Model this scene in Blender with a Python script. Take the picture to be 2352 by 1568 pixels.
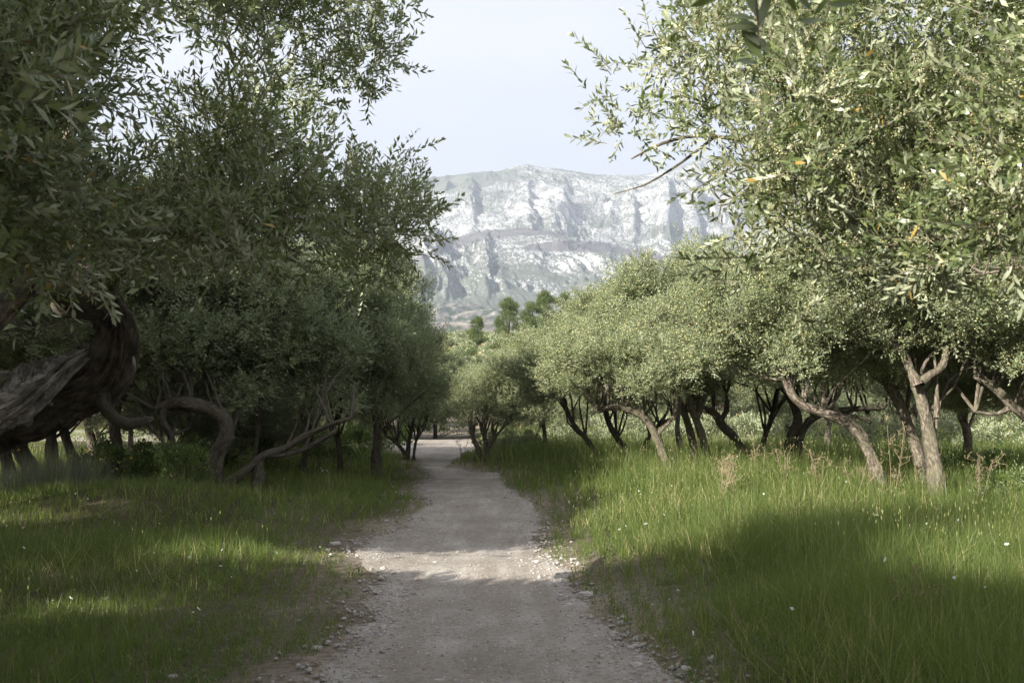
import bpy, math, random
import numpy as np
from mathutils import Vector, Matrix, Euler

for o in list(bpy.data.objects):
    bpy.data.objects.remove(o)
random.seed(7)
RNG = np.random.default_rng(7)
SC = bpy.context.scene
C = SC.collection
rad = math.radians

# ------------------------------------------------------------------ camera
EYE = np.array([0.0, 0.0, 1.6])
PITCH = rad(4.03)
FPX, CX, CY = 2287.0, 1176.0, 784.0          # a 2352 x 1568 reference frame
cam_data = bpy.data.cameras.new('camera')
cam_data.lens = 35.0
cam_data.sensor_width = 36.0
cam_data.clip_start = 0.05
cam_data.clip_end = 30000
cam_data.dof.use_dof = True
cam_data.dof.focus_distance = 14.0
cam_data.dof.aperture_fstop = 8.0
cam = bpy.data.objects.new('camera', cam_data)
C.objects.link(cam)
cam.location = EYE
cam.rotation_euler = (rad(90) + PITCH, 0, 0)
SC.camera = cam

# ------------------------------------------------------------------ light
SUN = np.array([-0.60, -0.60, 0.40])
SUN /= np.linalg.norm(SUN)
sun_el = math.asin(SUN[2])
sun_az = math.atan2(SUN[0], SUN[1])
world = bpy.data.worlds.new('World')
SC.world = world
world.use_nodes = True
nt = world.node_tree
nt.nodes.clear()
sky = nt.nodes.new('ShaderNodeTexSky')
sky.sky_type = 'NISHITA'
sky.sun_disc = False
sky.sun_elevation = sun_el
sky.sun_rotation = sun_az % (2 * math.pi)
sky.air_density = 1.0
sky.dust_density = 1.0
sky.ozone_density = 1.0
bg = nt.nodes.new('ShaderNodeBackground')
bg.inputs['Strength'].default_value = 0.060
wo = nt.nodes.new('ShaderNodeOutputWorld')
# thin high cloud: a very soft pale veil in the sky colour itself
tc = nt.nodes.new('ShaderNodeTexCoord')
mp = nt.nodes.new('ShaderNodeMapping'); mp.inputs['Scale'].default_value = (1.2, 1.2, 5.0)
nz = nt.nodes.new('ShaderNodeTexNoise'); nz.inputs['Scale'].default_value = 1.6; nz.inputs['Detail'].default_value = 6
cr = nt.nodes.new('ShaderNodeValToRGB')
cr.color_ramp.elements[0].position = 0.38; cr.color_ramp.elements[0].color = (0.62, 0.62, 0.62, 1)
cr.color_ramp.elements[1].position = 0.75; cr.color_ramp.elements[1].color = (0.75, 0.75, 0.75, 1)
mx = nt.nodes.new('ShaderNodeMix'); mx.data_type = 'RGBA'
mx.inputs['B'].default_value = (7.9, 7.75, 7.7, 1)
nt.links.new(tc.outputs['Generated'], mp.inputs['Vector'])
nt.links.new(mp.outputs['Vector'], nz.inputs['Vector'])
nt.links.new(nz.outputs['Fac'], cr.inputs['Fac'])
nt.links.new(cr.outputs['Color'], mx.inputs['Factor'])
nt.links.new(sky.outputs['Color'], mx.inputs['A'])
nt.links.new(mx.outputs['Result'], bg.inputs['Color'])
nt.links.new(bg.outputs['Background'], wo.inputs['Surface'])

sl = bpy.data.lights.new('sun', 'SUN')
sl.energy = 5.0
sl.angle = rad(0.5)
sl.color = (1.0, 0.94, 0.83)
so = bpy.data.objects.new('sun', sl)
C.objects.link(so)
so.rotation_euler = Vector(SUN).to_track_quat('Z', 'Y').to_euler()
so.location = (-30, -10, 40)

SC.view_settings.view_transform = 'Standard'
SC.view_settings.look = 'None'
SC.view_settings.exposure = 1.45
SC.view_settings.gamma = 1.0
SC.view_settings.use_curve_mapping = False
SC.render.engine = 'CYCLES'
SC.cycles.max_bounces = 6
SC.cycles.diffuse_bounces = 2
SC.cycles.glossy_bounces = 2
SC.cycles.transmission_bounces = 4
SC.cycles.volume_bounces = 0
SC.cycles.use_denoising = True


# ------------------------------------------------------------------ helpers
def ray(px, py):
    x = (px - CX) / FPX
    y = (CY - py) / FPX
    c, s = math.cos(PITCH), math.sin(PITCH)
    return np.array([x, c - y * s, s + y * c])


def P(px, py, d):
    """the point seen at (px, py) at forward distance d"""
    r = ray(px, py)
    return EYE + r * (d / r[1])


def G(px, py):
    """the point of the level ground seen at (px, py)"""
    r = ray(px, py)
    return EYE + r * (EYE[2] / -r[2])


def hash3(ix, iy, iz):
    with np.errstate(over='ignore'):
        h = (ix.astype(np.uint32) * np.uint32(374761393) + iy.astype(np.uint32) * np.uint32(668265263)
             + iz.astype(np.uint32) * np.uint32(2147483647))
        h = (h ^ (h >> np.uint32(13))) * np.uint32(1274126177)
        h = h ^ (h >> np.uint32(16))
        h = h * np.uint32(2246822519)
        h = h ^ (h >> np.uint32(15))
    return h.astype(np.float64) / 4294967295.0


def vnoise(x, y, z=None):
    """value noise in -1..1"""
    x = np.asarray(x, float); y = np.asarray(y, float)
    z = np.zeros_like(x) if z is None else np.asarray(z, float)
    ix, iy, iz = np.floor(x).astype(np.int64), np.floor(y).astype(np.int64), np.floor(z).astype(np.int64)
    fx, fy, fz = x - ix, y - iy, z - iz
    fx, fy, fz = [f * f * f * (f * (f * 6 - 15) + 10) for f in (fx, fy, fz)]
    r = 0
    for a in (0, 1):
        wa = fx if a else 1 - fx
        for b in (0, 1):
            wb = fy if b else 1 - fy
            for c in (0, 1):
                wc = fz if c else 1 - fz
                r = r + wa * wb * wc * hash3(ix + a, iy + b, iz + c)
    return r * 2 - 1


def fbm(x, y, o=4, g=0.5, z=None):
    r, a = 0, 1.0
    for i in range(o):
        r = r + a * vnoise(np.asarray(x) * 2.03 ** i + 17.3 * i, np.asarray(y) * 2.03 ** i - 9.1 * i, None if z is None else np.asarray(z) * 2.03 ** i)
        a *= g
    return r


def ridged(x, y, o=5, g=0.5):
    r, a, w = 0, 1.0, 1.0
    for i in range(o):
        n = 1 - np.abs(vnoise(x * 2.07 ** i + 31.7 * i, y * 2.07 ** i + 5.3 * i))
        n = n * n * w
        w = np.clip(n * 1.6, 0, 1)
        r = r + a * n
        a *= g
    return r


def sstep(a, b, x):
    t = np.clip((np.asarray(x, float) - a) / (b - a), 0, 1)
    return t * t * (3 - 2 * t)


def mesh_np(name, verts, tris, attrs=None, vattrs=None, mats=None, smooth=False, fmat=None):
    """verts (N,3), tris (M,k); attrs: per-face floats; vattrs: per-vertex floats or vectors"""
    verts = np.ascontiguousarray(verts, dtype=np.float32)
    tris = np.ascontiguousarray(tris, dtype=np.int32)
    m = bpy.data.meshes.new(name)
    nf, k = tris.shape
    m.vertices.add(len(verts)); m.loops.add(nf * k); m.polygons.add(nf)
    m.vertices.foreach_set('co', verts.ravel())
    m.loops.foreach_set('vertex_index', tris.ravel())
    m.polygons.foreach_set('loop_start', np.arange(0, nf * k, k, dtype=np.int32))
    m.polygons.foreach_set('use_smooth', np.full(nf, smooth, dtype=bool))
    for n, a in (attrs or {}).items():
        t = m.attributes.new(n, 'FLOAT', 'FACE'); t.data.foreach_set('value', np.ascontiguousarray(a, dtype=np.float32))
    for n, a in (vattrs or {}).items():
        a = np.ascontiguousarray(a, dtype=np.float32)
        if a.ndim == 1:
            t = m.attributes.new(n, 'FLOAT', 'POINT'); t.data.foreach_set('value', a)
        else:
            t = m.attributes.new(n, 'FLOAT_VECTOR', 'POINT'); t.data.foreach_set('vector', a.ravel())
    for mt in (mats or []):
        m.materials.append(mt)
    if fmat is not None:
        m.polygons.foreach_set('material_index', np.ascontiguousarray(fmat, dtype=np.int32))
    m.update(calc_edges=True)
    return m


def obj(name, data, parent=None, loc=None, **props):
    o = bpy.data.objects.new(name, data)
    C.objects.link(o)
    if parent is not None:
        o.parent = parent
    if loc is not None:
        o.location = loc
    for k, v in props.items():
        o[k] = v
    return o


def thing(name, label, cat, loc, group=None):
    o = bpy.data.objects.new(name, None)
    C.objects.link(o)
    o.empty_display_size = 0.2
    o.location = loc
    o['label'] = label
    o['category'] = cat
    if group:
        o['group'] = group
    return o


# ------------------------------------------------------------------ materials
def new_mat(name):
    m = bpy.data.materials.new(name)
    m.use_nodes = True
    t = m.node_tree
    t.nodes.clear()
    out = t.nodes.new('ShaderNodeOutputMaterial')
    return m, t, out


def N(t, typ, **kw):
    n = t.nodes.new(typ)
    for k, v in kw.items():
        if k in n.inputs.keys():
            n.inputs[k].default_value = v
        else:
            setattr(n, k, v)
    return n


def ramp(t, fac, stops):
    r = t.nodes.new('ShaderNodeValToRGB')
    el = r.color_ramp.elements
    while len(el) < len(stops):
        el.new(0.5)
    for e, (p, c) in zip(el, stops):
        e.position = p
        e.color = (*c, 1) if len(c) == 3 else c
    t.links.new(fac, r.inputs['Fac'])
    return r.outputs['Color']


def mixc(t, fac, a, b, blend='MIX'):
    m = t.nodes.new('ShaderNodeMix'); m.data_type = 'RGBA'; m.blend_type = blend
    for s, v in (('Factor', fac), ('A', a), ('B', b)):
        if isinstance(v, (int, float)):
            m.inputs[s].default_value = v
        elif isinstance(v, tuple):
            m.inputs[s].default_value = (*v, 1)
        else:
            t.links.new(v, m.inputs[s])
    return m.outputs['Result']


def math_(t, op, a, b=None, c=None):
    m = t.nodes.new('ShaderNodeMath'); m.operation = op
    for i, v in enumerate((a, b, c)):
        if v is None:
            continue
        if isinstance(v, (int, float)):
            m.inputs[i].default_value = v
        else:
            t.links.new(v, m.inputs[i])
    return m.outputs[0]


def noise_(t, vec, scale, detail=4, rough=0.55):
    n = t.nodes.new('ShaderNodeTexNoise')
    n.inputs['Scale'].default_value = scale
    n.inputs['Detail'].default_value = detail
    n.inputs['Roughness'].default_value = rough
    t.links.new(vec, n.inputs['Vector'])
    return n.outputs['Fac']


def attr_(t, name, kind='Fac'):
    a = t.nodes.new('ShaderNodeAttribute'); a.attribute_name = name
    return a.outputs[kind]


def leaf_mat(name, top, top2, under, yellow, transl, trans_fac=0.35, rough=0.42, spec=0.5, yfrac=0.03):
    m, t, out = new_mat(name)
    tint = attr_(t, 'tint')
    oi = t.nodes.new('ShaderNodeObjectInfo')
    base = mixc(t, tint, top, top2)
    base = mixc(t, math_(t, 'MULTIPLY', oi.outputs['Random'], 0.35), base, tuple(c * 1.25 for c in top2))
    geo = t.nodes.new('ShaderNodeNewGeometry')
    col = mixc(t, geo.outputs['Backfacing'], base, under)
    col = mixc(t, math_(t, 'GREATER_THAN', tint, 1 - yfrac), col, yellow)
    p = N(t, 'ShaderNodeBsdfPrincipled')
    p.inputs['Roughness'].default_value = rough
    p.inputs['Specular IOR Level'].default_value = spec
    t.links.new(col, p.inputs['Base Color'])
    tr = t.nodes.new('ShaderNodeBsdfTranslucent')
    t.links.new(mixc(t, 0.5, col, transl), tr.inputs['Color'])
    ms = t.nodes.new('ShaderNodeMixShader'); ms.inputs[0].default_value = trans_fac
    t.links.new(p.outputs[0], ms.inputs[1]); t.links.new(tr.outputs[0], ms.inputs[2])
    t.links.new(ms.outputs[0], out.inputs['Surface'])
    return m


M_LEAF = leaf_mat('olive_leaf', (0.038, 0.064, 0.026), (0.150, 0.178, 0.072), (0.30, 0.325, 0.215), (0.30, 0.20, 0.05), (0.28, 0.36, 0.05), 0.22, 0.36, 0.45, 0.006)
M_LEAF_MID = leaf_mat('olive_leaf_far', (0.075, 0.105, 0.052), (0.195, 0.225, 0.120), (0.33, 0.36, 0.235), (0.30, 0.30, 0.14), (0.30, 0.36, 0.08), 0.28, 0.45, 0.4, 0.06)
M_SHRUB = leaf_mat('shrub_leaf', (0.045, 0.085, 0.020), (0.085, 0.130, 0.030), (0.11, 0.15, 0.06), (0.32, 0.30, 0.04), (0.25, 0.35, 0.04), 0.3, 0.4, 0.4, 0.03)
M_BROOM = leaf_mat('broom_stem', (0.12, 0.15, 0.09), (0.20, 0.22, 0.15), (0.19, 0.21, 0.15), (0.75, 0.55, 0.03), (0.25, 0.30, 0.10), 0.2, 0.6, 0.3, 0.015)
M_PINE = leaf_mat('pine_needles', (0.040, 0.066, 0.020), (0.092, 0.120, 0.036), (0.080, 0.105, 0.034), (0.22, 0.22, 0.05), (0.30, 0.38, 0.04), 0.3, 0.6, 0.3, 0.03)
M_GRASS = leaf_mat('grass_blade', (0.036, 0.068, 0.017), (0.150, 0.185, 0.050), (0.10, 0.140, 0.038), (0.42, 0.36, 0.19), (0.30, 0.40, 0.06), 0.42, 0.5, 0.3, 0.05)
M_STRAW = leaf_mat('dry_stalk', (0.22, 0.165, 0.11), (0.30, 0.24, 0.16), (0.25, 0.19, 0.13), (0.55, 0.45, 0.30), (0.5, 0.4, 0.25), 0.2, 0.8, 0.2, 0.0)
M_SEED = leaf_mat('grass_seed_head', (0.20, 0.23, 0.09), (0.32, 0.32, 0.15), (0.34, 0.36, 0.14), (0.5, 0.42, 0.2), (0.5, 0.5, 0.15), 0.35, 0.7, 0.2, 0.05)
M_BLOOM = leaf_mat('olive_blossom', (0.58, 0.55, 0.27), (0.72, 0.68, 0.38), (0.6, 0.57, 0.3), (0.5, 0.38, 0.15), (0.6, 0.6, 0.25), 0.3, 0.7, 0.2, 0.05)
M_PETAL = leaf_mat('white_petal', (0.75, 0.75, 0.72), (0.8, 0.8, 0.8), (0.75, 0.75, 0.75), (0.75, 0.5, 0.05), (0.6, 0.6, 0.6), 0.25, 0.7, 0.2, 0.1)


def bark_mat(name, dark, light, streak=1.0):
    m, t, out = new_mat(name)
    v = attr_(t, 'buv', 'Vector')
    mp1 = t.nodes.new('ShaderNodeMapping'); mp1.inputs['Scale'].default_value = (30, 30, 11.0)
    t.links.new(v, mp1.inputs['Vector'])
    a = noise_(t, mp1.outputs[0], 1.0, 7, 0.65)
    mp2 = t.nodes.new('ShaderNodeMapping'); mp2.inputs['Scale'].default_value = (5, 5, 3.2)
    t.links.new(v, mp2.inputs['Vector'])
    b = noise_(t, mp2.outputs[0], 1.0, 4, 0.6)
    col = ramp(t, a, [(0.32, tuple(c * 0.45 for c in dark)), (0.46, dark), (0.62, light), (0.8, tuple(min(c * 1.3, 0.8) for c in light))])
    col = mixc(t, ramp(t, b, [(0.38, (0, 0, 0)), (0.66, (0.8, 0.8, 0.8))]), col, mixc(t, 0.5, dark, (0.16, 0.17, 0.10)), 'MIX')
    p = N(t, 'ShaderNodeBsdfPrincipled'); p.inputs['Roughness'].default_value = 0.9
    p.inputs['Specular IOR Level'].default_value = 0.2
    t.links.new(col, p.inputs['Base Color'])
    bp = t.nodes.new('ShaderNodeBump'); bp.inputs['Strength'].default_value = 1.0; bp.inputs['Distance'].default_value = 0.045 * streak
    t.links.new(a, bp.inputs['Height']); t.links.new(bp.outputs[0], p.inputs['Normal'])
    t.links.new(p.outputs[0], out.inputs['Surface'])
    return m


M_BARK = bark_mat('olive_bark', (0.085, 0.068, 0.056), (0.30, 0.245, 0.205))
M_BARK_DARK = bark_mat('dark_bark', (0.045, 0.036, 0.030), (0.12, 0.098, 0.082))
M_DEAD = bark_mat('weathered_wood', (0.22, 0.20, 0.19), (0.58, 0.54, 0.50), 1.4)
M_TWIG = bark_mat('twig_bark', (0.14, 0.115, 0.09), (0.30, 0.25, 0.20))


def ground_mat():
    m, t, out = new_mat('soil')
    geo = t.nodes.new('ShaderNodeNewGeometry')
    pos = geo.outputs['Position']
    sep = t.nodes.new('ShaderNodeSeparateXYZ'); t.links.new(pos, sep.inputs[0])
    y = sep.outputs['Y']
    n1 = noise_(t, pos, 0.9, 6); n2 = noise_(t, pos, 14.0, 5, 0.7)
    near = ramp(t, n1, [(0.35, (0.15, 0.13, 0.10)), (0.50, (0.25, 0.21, 0.17)), (0.68, (0.34, 0.295, 0.25))])
    near = mixc(t, ramp(t, n2, [(0.40, (0.8, 0.8, 0.8)), (0.56, (0.1, 0.1, 0.1))]), near, (0.11, 0.09, 0.065))
    near = mixc(t, attr_(t, 'bare'), mixc(t, n2, (0.035, 0.032, 0.016), (0.075, 0.062, 0.036)), near)
    # open hillside: dry pale soil with olive-green cover
    n3 = noise_(t, pos, 0.09, 7, 0.6)
    hill = ramp(t, n3, [(0.40, (0.10, 0.125, 0.035)), (0.50, (0.21, 0.20, 0.075)), (0.60, (0.42, 0.33, 0.20)), (0.7, (0.50, 0.41, 0.28))])
    # far slope: evergreen scrub, dead grey brush, stone terraces
    mpf = t.nodes.new('ShaderNodeMapping'); mpf.inputs['Scale'].default_value = (0.05, 0.011, 0.0)
    t.links.new(pos, mpf.inputs['Vector'])
    n4 = noise_(t, mpf.outputs[0], 1.0, 9, 0.62)
    far = ramp(t, n4, [(0.38, (0.030, 0.050, 0.030)), (0.47, (0.060, 0.080, 0.048)), (0.50, (0.13, 0.12, 0.11)), (0.57, (0.17, 0.155, 0.14)), (0.62, (0.36, 0.34, 0.27)), (0.68, (0.07, 0.09, 0.05))])
    f1 = math_(t, 'SMOOTH_MIN', 1.0, math_(t, 'MAXIMUM', math_(t, 'DIVIDE', math_(t, 'SUBTRACT', y, 108.0), 25.0), 0.0), 0.1)
    f2 = math_(t, 'SMOOTH_MIN', 1.0, math_(t, 'MAXIMUM', math_(t, 'DIVIDE', math_(t, 'SUBTRACT', y, 450.0), 200.0), 0.0), 0.1)
    col = mixc(t, f2, mixc(t, f1, near, hill), far)
    p = N(t, 'ShaderNodeBsdfPrincipled'); p.inputs['Roughness'].default_value = 0.95
    p.inputs['Specular IOR Level'].default_value = 0.1
    t.links.new(col, p.inputs['Base Color'])
    bp = t.nodes.new('ShaderNodeBump'); bp.inputs['Strength'].default_value = 0.6; bp.inputs['Distance'].default_value = 0.03
    t.links.new(n2, bp.inputs['Height']); t.links.new(bp.outputs[0], p.inputs['Normal'])
    t.links.new(p.outputs[0], out.inputs['Surface'])
    return m


def path_mat():
    m, t, out = new_mat('gravel_path')
    geo = t.nodes.new('ShaderNodeNewGeometry')
    pos = geo.outputs['Position']
    n1 = noise_(t, pos, 1.3, 5); n2 = noise_(t, pos, 22.0, 6, 0.7); n3 = noise_(t, pos, 90.0, 3, 0.6)
    col = ramp(t, n1, [(0.32, (0.235, 0.21, 0.185)), (0.55, (0.315, 0.29, 0.262)), (0.75, (0.39, 0.365, 0.335))])
    mpr = t.nodes.new('ShaderNodeMapping'); mpr.inputs['Scale'].default_value = (2.6, 0.32, 1)
    t.links.new(pos, mpr.inputs['Vector'])
    rut = noise_(t, mpr.outputs[0], 1.0, 5, 0.65)
    col = mixc(t, ramp(t, rut, [(0.42, (0.55, 0.55, 0.55)), (0.56, (0, 0, 0))]), col, (0.20, 0.172, 0.142))
    vo = t.nodes.new('ShaderNodeTexVoronoi'); vo.inputs['Scale'].default_value = 30.0
    t.links.new(pos, vo.inputs['Vector'])
    stone = ramp(t, vo.outputs['Distance'], [(0.18, (1, 1, 1)), (0.34, (0, 0, 0))])
    sepc = t.nodes.new('ShaderNodeSeparateColor'); t.links.new(vo.outputs['Color'], sepc.inputs[0])
    pick = math_(t, 'GREATER_THAN', math_(t, 'ADD', sepc.outputs[0], math_(t, 'MULTIPLY', n1, 0.5)), 0.72)
    fac = math_(t, 'MULTIPLY', stone, pick)
    scol = mixc(t, sepc.outputs[1], (0.16, 0.15, 0.145), (0.62, 0.60, 0.57))
    col = mixc(t, fac, col, scol)
    col = mixc(t, ramp(t, n2, [(0.36, (0.75, 0.75, 0.75)), (0.5, (0, 0, 0))]), col, (0.17, 0.135, 0.105))
    p = N(t, 'ShaderNodeBsdfPrincipled'); p.inputs['Roughness'].default_value = 0.95
    p.inputs['Specular IOR Level'].default_value = 0.15
    t.links.new(col, p.inputs['Base Color'])
    h = math_(t, 'ADD', math_(t, 'ADD', math_(t, 'MULTIPLY', n2, 0.8), math_(t, 'MULTIPLY', n3, 0.25)), math_(t, 'MULTIPLY', fac, 0.5))
    bp = t.nodes.new('ShaderNodeBump'); bp.inputs['Strength'].default_value = 0.9; bp.inputs['Distance'].default_value = 0.018
    t.links.new(h, bp.inputs['Height']); t.links.new(bp.outputs[0], p.inputs['Normal'])
    t.links.new(p.outputs[0], out.inputs['Surface'])
    return m


def stone_mat(name, a, b, scale=18):
    m, t, out = new_mat(name)
    tc_ = t.nodes.new('ShaderNodeTexCoord')
    n = noise_(t, tc_.outputs['Object'], scale, 6, 0.65)
    ti = attr_(t, 'tint')
    col = mixc(t, ramp(t, n, [(0.35, (0, 0, 0)), (0.65, (1, 1, 1))]), a, b)
    col = mixc(t, math_(t, 'MULTIPLY', ti, 0.5), col, tuple(c * 0.6 for c in a))
    p = N(t, 'ShaderNodeBsdfPrincipled'); p.inputs['Roughness'].default_value = 0.9
    t.links.new(col, p.inputs['Base Color'])
    bp = t.nodes.new('ShaderNodeBump'); bp.inputs['Strength'].default_value = 0.6; bp.inputs['Distance'].default_value = 0.01
    t.links.new(n, bp.inputs['Height']); t.links.new(bp.outputs[0], p.inputs['Normal'])
    t.links.new(p.outputs[0], out.inputs['Surface'])
    return m


M_STONE = stone_mat('pale_stone', (0.26, 0.24, 0.22), (0.43, 0.41, 0.385), 40)
M_ROCK = stone_mat('rock', (0.22, 0.20, 0.18), (0.46, 0.43, 0.39), 9)


def mountain_mat():
    m, t, out = new_mat('limestone_mountain')
    geo = t.nodes.new('ShaderNodeNewGeometry')
    pos = geo.outputs['Position']
    sep = t.nodes.new('ShaderNodeSeparateXYZ'); t.links.new(geo.outputs['Normal'], sep.inputs[0])
    mp_ = t.nodes.new('ShaderNodeMapping'); mp_.inputs['Scale'].default_value = (0.018, 0.008, 0.014)
    t.links.new(pos, mp_.inputs['Vector'])
    n1 = noise_(t, mp_.outputs[0], 1.0, 10, 0.65)
    rock = ramp(t, n1, [(0.36, (0.28, 0.28, 0.295)), (0.46, (0.36, 0.36, 0.37)), (0.60, (0.43, 0.43, 0.435))])
    mp2 = t.nodes.new('ShaderNodeMapping'); mp2.inputs['Scale'].default_value = (0.15, 0.07, 0.15)
    t.links.new(pos, mp2.inputs['Vector'])
    sp = noise_(t, mp2.outputs[0], 1.0, 3, 0.6)
    mp3 = t.nodes.new('ShaderNodeMapping'); mp3.inputs['Scale'].default_value = (0.0045, 0.003, 0.006)
    t.links.new(pos, mp3.inputs['Vector'])
    big = noise_(t, mp3.outputs[0], 1.0, 5, 0.6)
    veg = attr_(t, 'veg')
    thr = math_(t, 'ADD', math_(t, 'ADD', math_(t, 'MULTIPLY', sp, 1.0), math_(t, 'MULTIPLY', big, 0.45)), math_(t, 'MULTIPLY', veg, 0.42))
    spots = ramp(t, thr, [(0.85, (0, 0, 0)), (0.90, (1, 1, 1))])
    col = mixc(t, math_(t, 'MULTIPLY', spots, 0.85), rock, (0.085, 0.100, 0.072))
    burn = attr_(t, 'burn')
    bt = ramp(t, math_(t, 'ADD', burn, math_(t, 'MULTIPLY', math_(t, 'SUBTRACT', sp, 0.5), 1.1)), [(0.32, (0, 0, 0)), (0.46, (1, 1, 1))])
    col = mixc(t, math_(t, 'MULTIPLY', bt, 0.9), col, mixc(t, n1, (0.10, 0.095, 0.10), (0.16, 0.15, 0.152)))
    p = N(t, 'ShaderNodeBsdfPrincipled'); p.inputs['Roughness'].default_value = 1.0
    p.inputs['Specular IOR Level'].default_value = 0.0
    t.links.new(col, p.inputs['Base Color'])
    bp = t.nodes.new('ShaderNodeBump'); bp.inputs['Strength'].default_value = 0.8; bp.inputs['Distance'].default_value = 6.0
    t.links.new(n1, bp.inputs['Height']); t.links.new(bp.outputs[0], p.inputs['Normal'])
    t.links.new(p.outputs[0], out.inputs['Surface'])
    return m


# ------------------------------------------------------------------ terrain
PROF_Y = np.array([-200, 0, 90, 130, 170, 220, 262, 300, 400, 500, 800, 1200, 1700, 2500, 3200])
PROF_Z = np.array([0, 0, 0.0, 3.2, 8.5, 16.5, 20.8, 21.5, 23, 27, 58, 100, 152, 262, 330])


def H(x, y):
    x = np.asarray(x, float); y = np.asarray(y, float)
    z = np.interp(y, PROF_Y, PROF_Z)
    # hill grows towards the pines on its right
    z = z + sstep(110, 250, y) * (1 - sstep(330, 600, y)) * (2.2 * sstep(-30, 8, x) - 1.0 + 0.8 * vnoise(x / 25, y / 25))
    z = z + sstep(400, 900, y) * 14 * fbm(x / 160, y / 260, 4)
    near = 1 - sstep(70, 110, y)
    z = z + near * (0.05 * vnoise(x / 2.6, y / 3.1) + 0.09 * vnoise(x / 8, y / 9 + 4) * sstep(4, 12, y + abs(0)))
    # low bank beside the left side trees
    z = z + 0.42 * np.exp(-((x + 6.2) / 2.2) ** 2 - ((y - 16.3) / 1.6) ** 2)
    # path is worn a little into the ground
    xl, xr = path_edges(y)
    c, w = (xl + xr) / 2, (xr - xl) / 2
    z = z - near * 0.06 * np.exp(-((x - c) / (w + 0.15)) ** 4)
    # meadow edge on the right stands a hand higher
    z = z + near * 0.07 * sstep(0.0, 0.9, x - xr)
    # hump that catches the sun across the path
    z = z + near * 0.07 * np.exp(-((y - 10.5) / 0.75) ** 2) * np.exp(-(x / 5) ** 4)
    return z


EDGE_L = [(680, 1700), (730, 1568), (770, 1500), (835, 1430), (865, 1345), (850, 1300), (800, 1268), (815, 1245), (890, 1228), (950, 1195), (985, 1150), (955, 1122), (1000, 1096), (975, 1072), (958, 1052), (925, 1036), (880, 1022), (868, 1012), (900, 1004)]
EDGE_R = [(1670, 1700), (1555, 1568), (1470, 1480), (1380, 1400), (1300, 1320), (1268, 1285), (1250, 1250), (1235, 1180), (1175, 1138), (1150, 1100), (1146, 1088), (1030, 1072), (1068, 1045), (1098, 1032), (1088, 1018), (1080, 1010), (1074, 1004)]
_gl = np.array([G(*p)[:2] for p in EDGE_L]); _gr = np.array([G(*p)[:2] for p in EDGE_R])
_gl = np.vstack([[-2.6, -30], [-1.5, 0], _gl]); _gr = np.vstack([[-0.4, -30], [1.1, 0], _gr])


def path_edges(y):
    y = np.asarray(y, float)
    return np.interp(y, _gl[:, 1], _gl[:, 0]), np.interp(y, _gr[:, 1], _gr[:, 0])


def axis(parts):
    out = []
    for a, b, n in parts:
        out += list(np.linspace(a, b, n, endpoint=False))
    out.append(parts[-1][1])
    return np.array(out)


def grid_mesh(name, X, Y, Z, mats, vattrs=None, smooth=True):
    ny, nx = X.shape
    v = np.stack([X.ravel(), Y.ravel(), Z.ravel()], 1)
    i = np.arange((ny - 1) * (nx - 1)); r, c = i // (nx - 1), i % (nx - 1)
    a = r * nx + c
    q = np.stack([a, a + 1, a + nx + 1, a + nx], 1)
    return mesh_np(name, v, q, vattrs=vattrs, mats=mats, smooth=smooth)


xs = axis([(-4000, -600, 10), (-600, -120, 12), (-120, -30, 24), (-30, -9, 42), (-9, 9, 90), (9, 30, 30), (30, 120, 24), (120, 600, 12), (600, 4000, 10)])
ys = axis([(-180, -20, 10), (-20, 4, 24), (4, 20, 80), (20, 50, 50), (50, 120, 30), (120, 300, 60), (300, 1000, 60), (1000, 3200, 70)])
X, Y = np.meshgrid(xs, ys)
_xl, _xr = path_edges(Y)
_dist = np.maximum(np.maximum(_xl - X, X - _xr), 0)
BARE = np.clip(np.exp(-_dist / 0.55) + 0.35 * fbm(X / 1.1, Y / 1.4, 3), 0, 1)
ground = obj('ground', grid_mesh('ground', X, Y, H(X, Y), [ground_mat()], vattrs={'bare': BARE.ravel()}), kind='structure',
             label='grassy soil of the olive grove rising to a scrubby hillside')

# path
py_ = axis([(-12, 4, 30), (4, 16, 150), (16, 34, 90), (34, 61, 60)])
us = np.linspace(0, 1, 46)
xl, xr = path_edges(py_)
jl = 0.16 * fbm(py_ * 1.7, py_ * 0 + 3, 4) + 0.06 * vnoise(py_ * 9, py_ * 0)
jr = 0.14 * fbm(py_ * 1.7, py_ * 0 + 9, 4) + 0.06 * vnoise(py_ * 9, py_ * 0 + 5)
XL, XR = xl - 0.02 + .7 * jl, xr + 0.04 + .7 * jr
PX = XL[:, None] + (XR - XL)[:, None] * us[None, :]
PY = np.repeat(py_[:, None], len(us), 1)
edge = np.minimum(us, 1 - us)[None, :] * (XR - XL)[:, None]
PZ = H(PX, PY) + 0.018 * sstep(0, 0.12, edge) - 0.004 + 0.006 * vnoise(PX * 7, PY * 7) * sstep(0.1, 0.4, edge)
M_PATH = path_mat()
path = obj('path', grid_mesh('path', PX, PY, PZ, [M_PATH]), kind='structure', label='pale dirt and gravel footpath through the grove')
# bright open track seen through the trunks on the left
tx, ty = np.meshgrid(np.linspace(-60, -14, 40), np.linspace(52, 88, 30))
obj('track', grid_mesh('track', tx, ty, H(tx, ty) + 0.03, [M_PATH]), kind='structure', label='bright stony track behind the trees')


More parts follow.
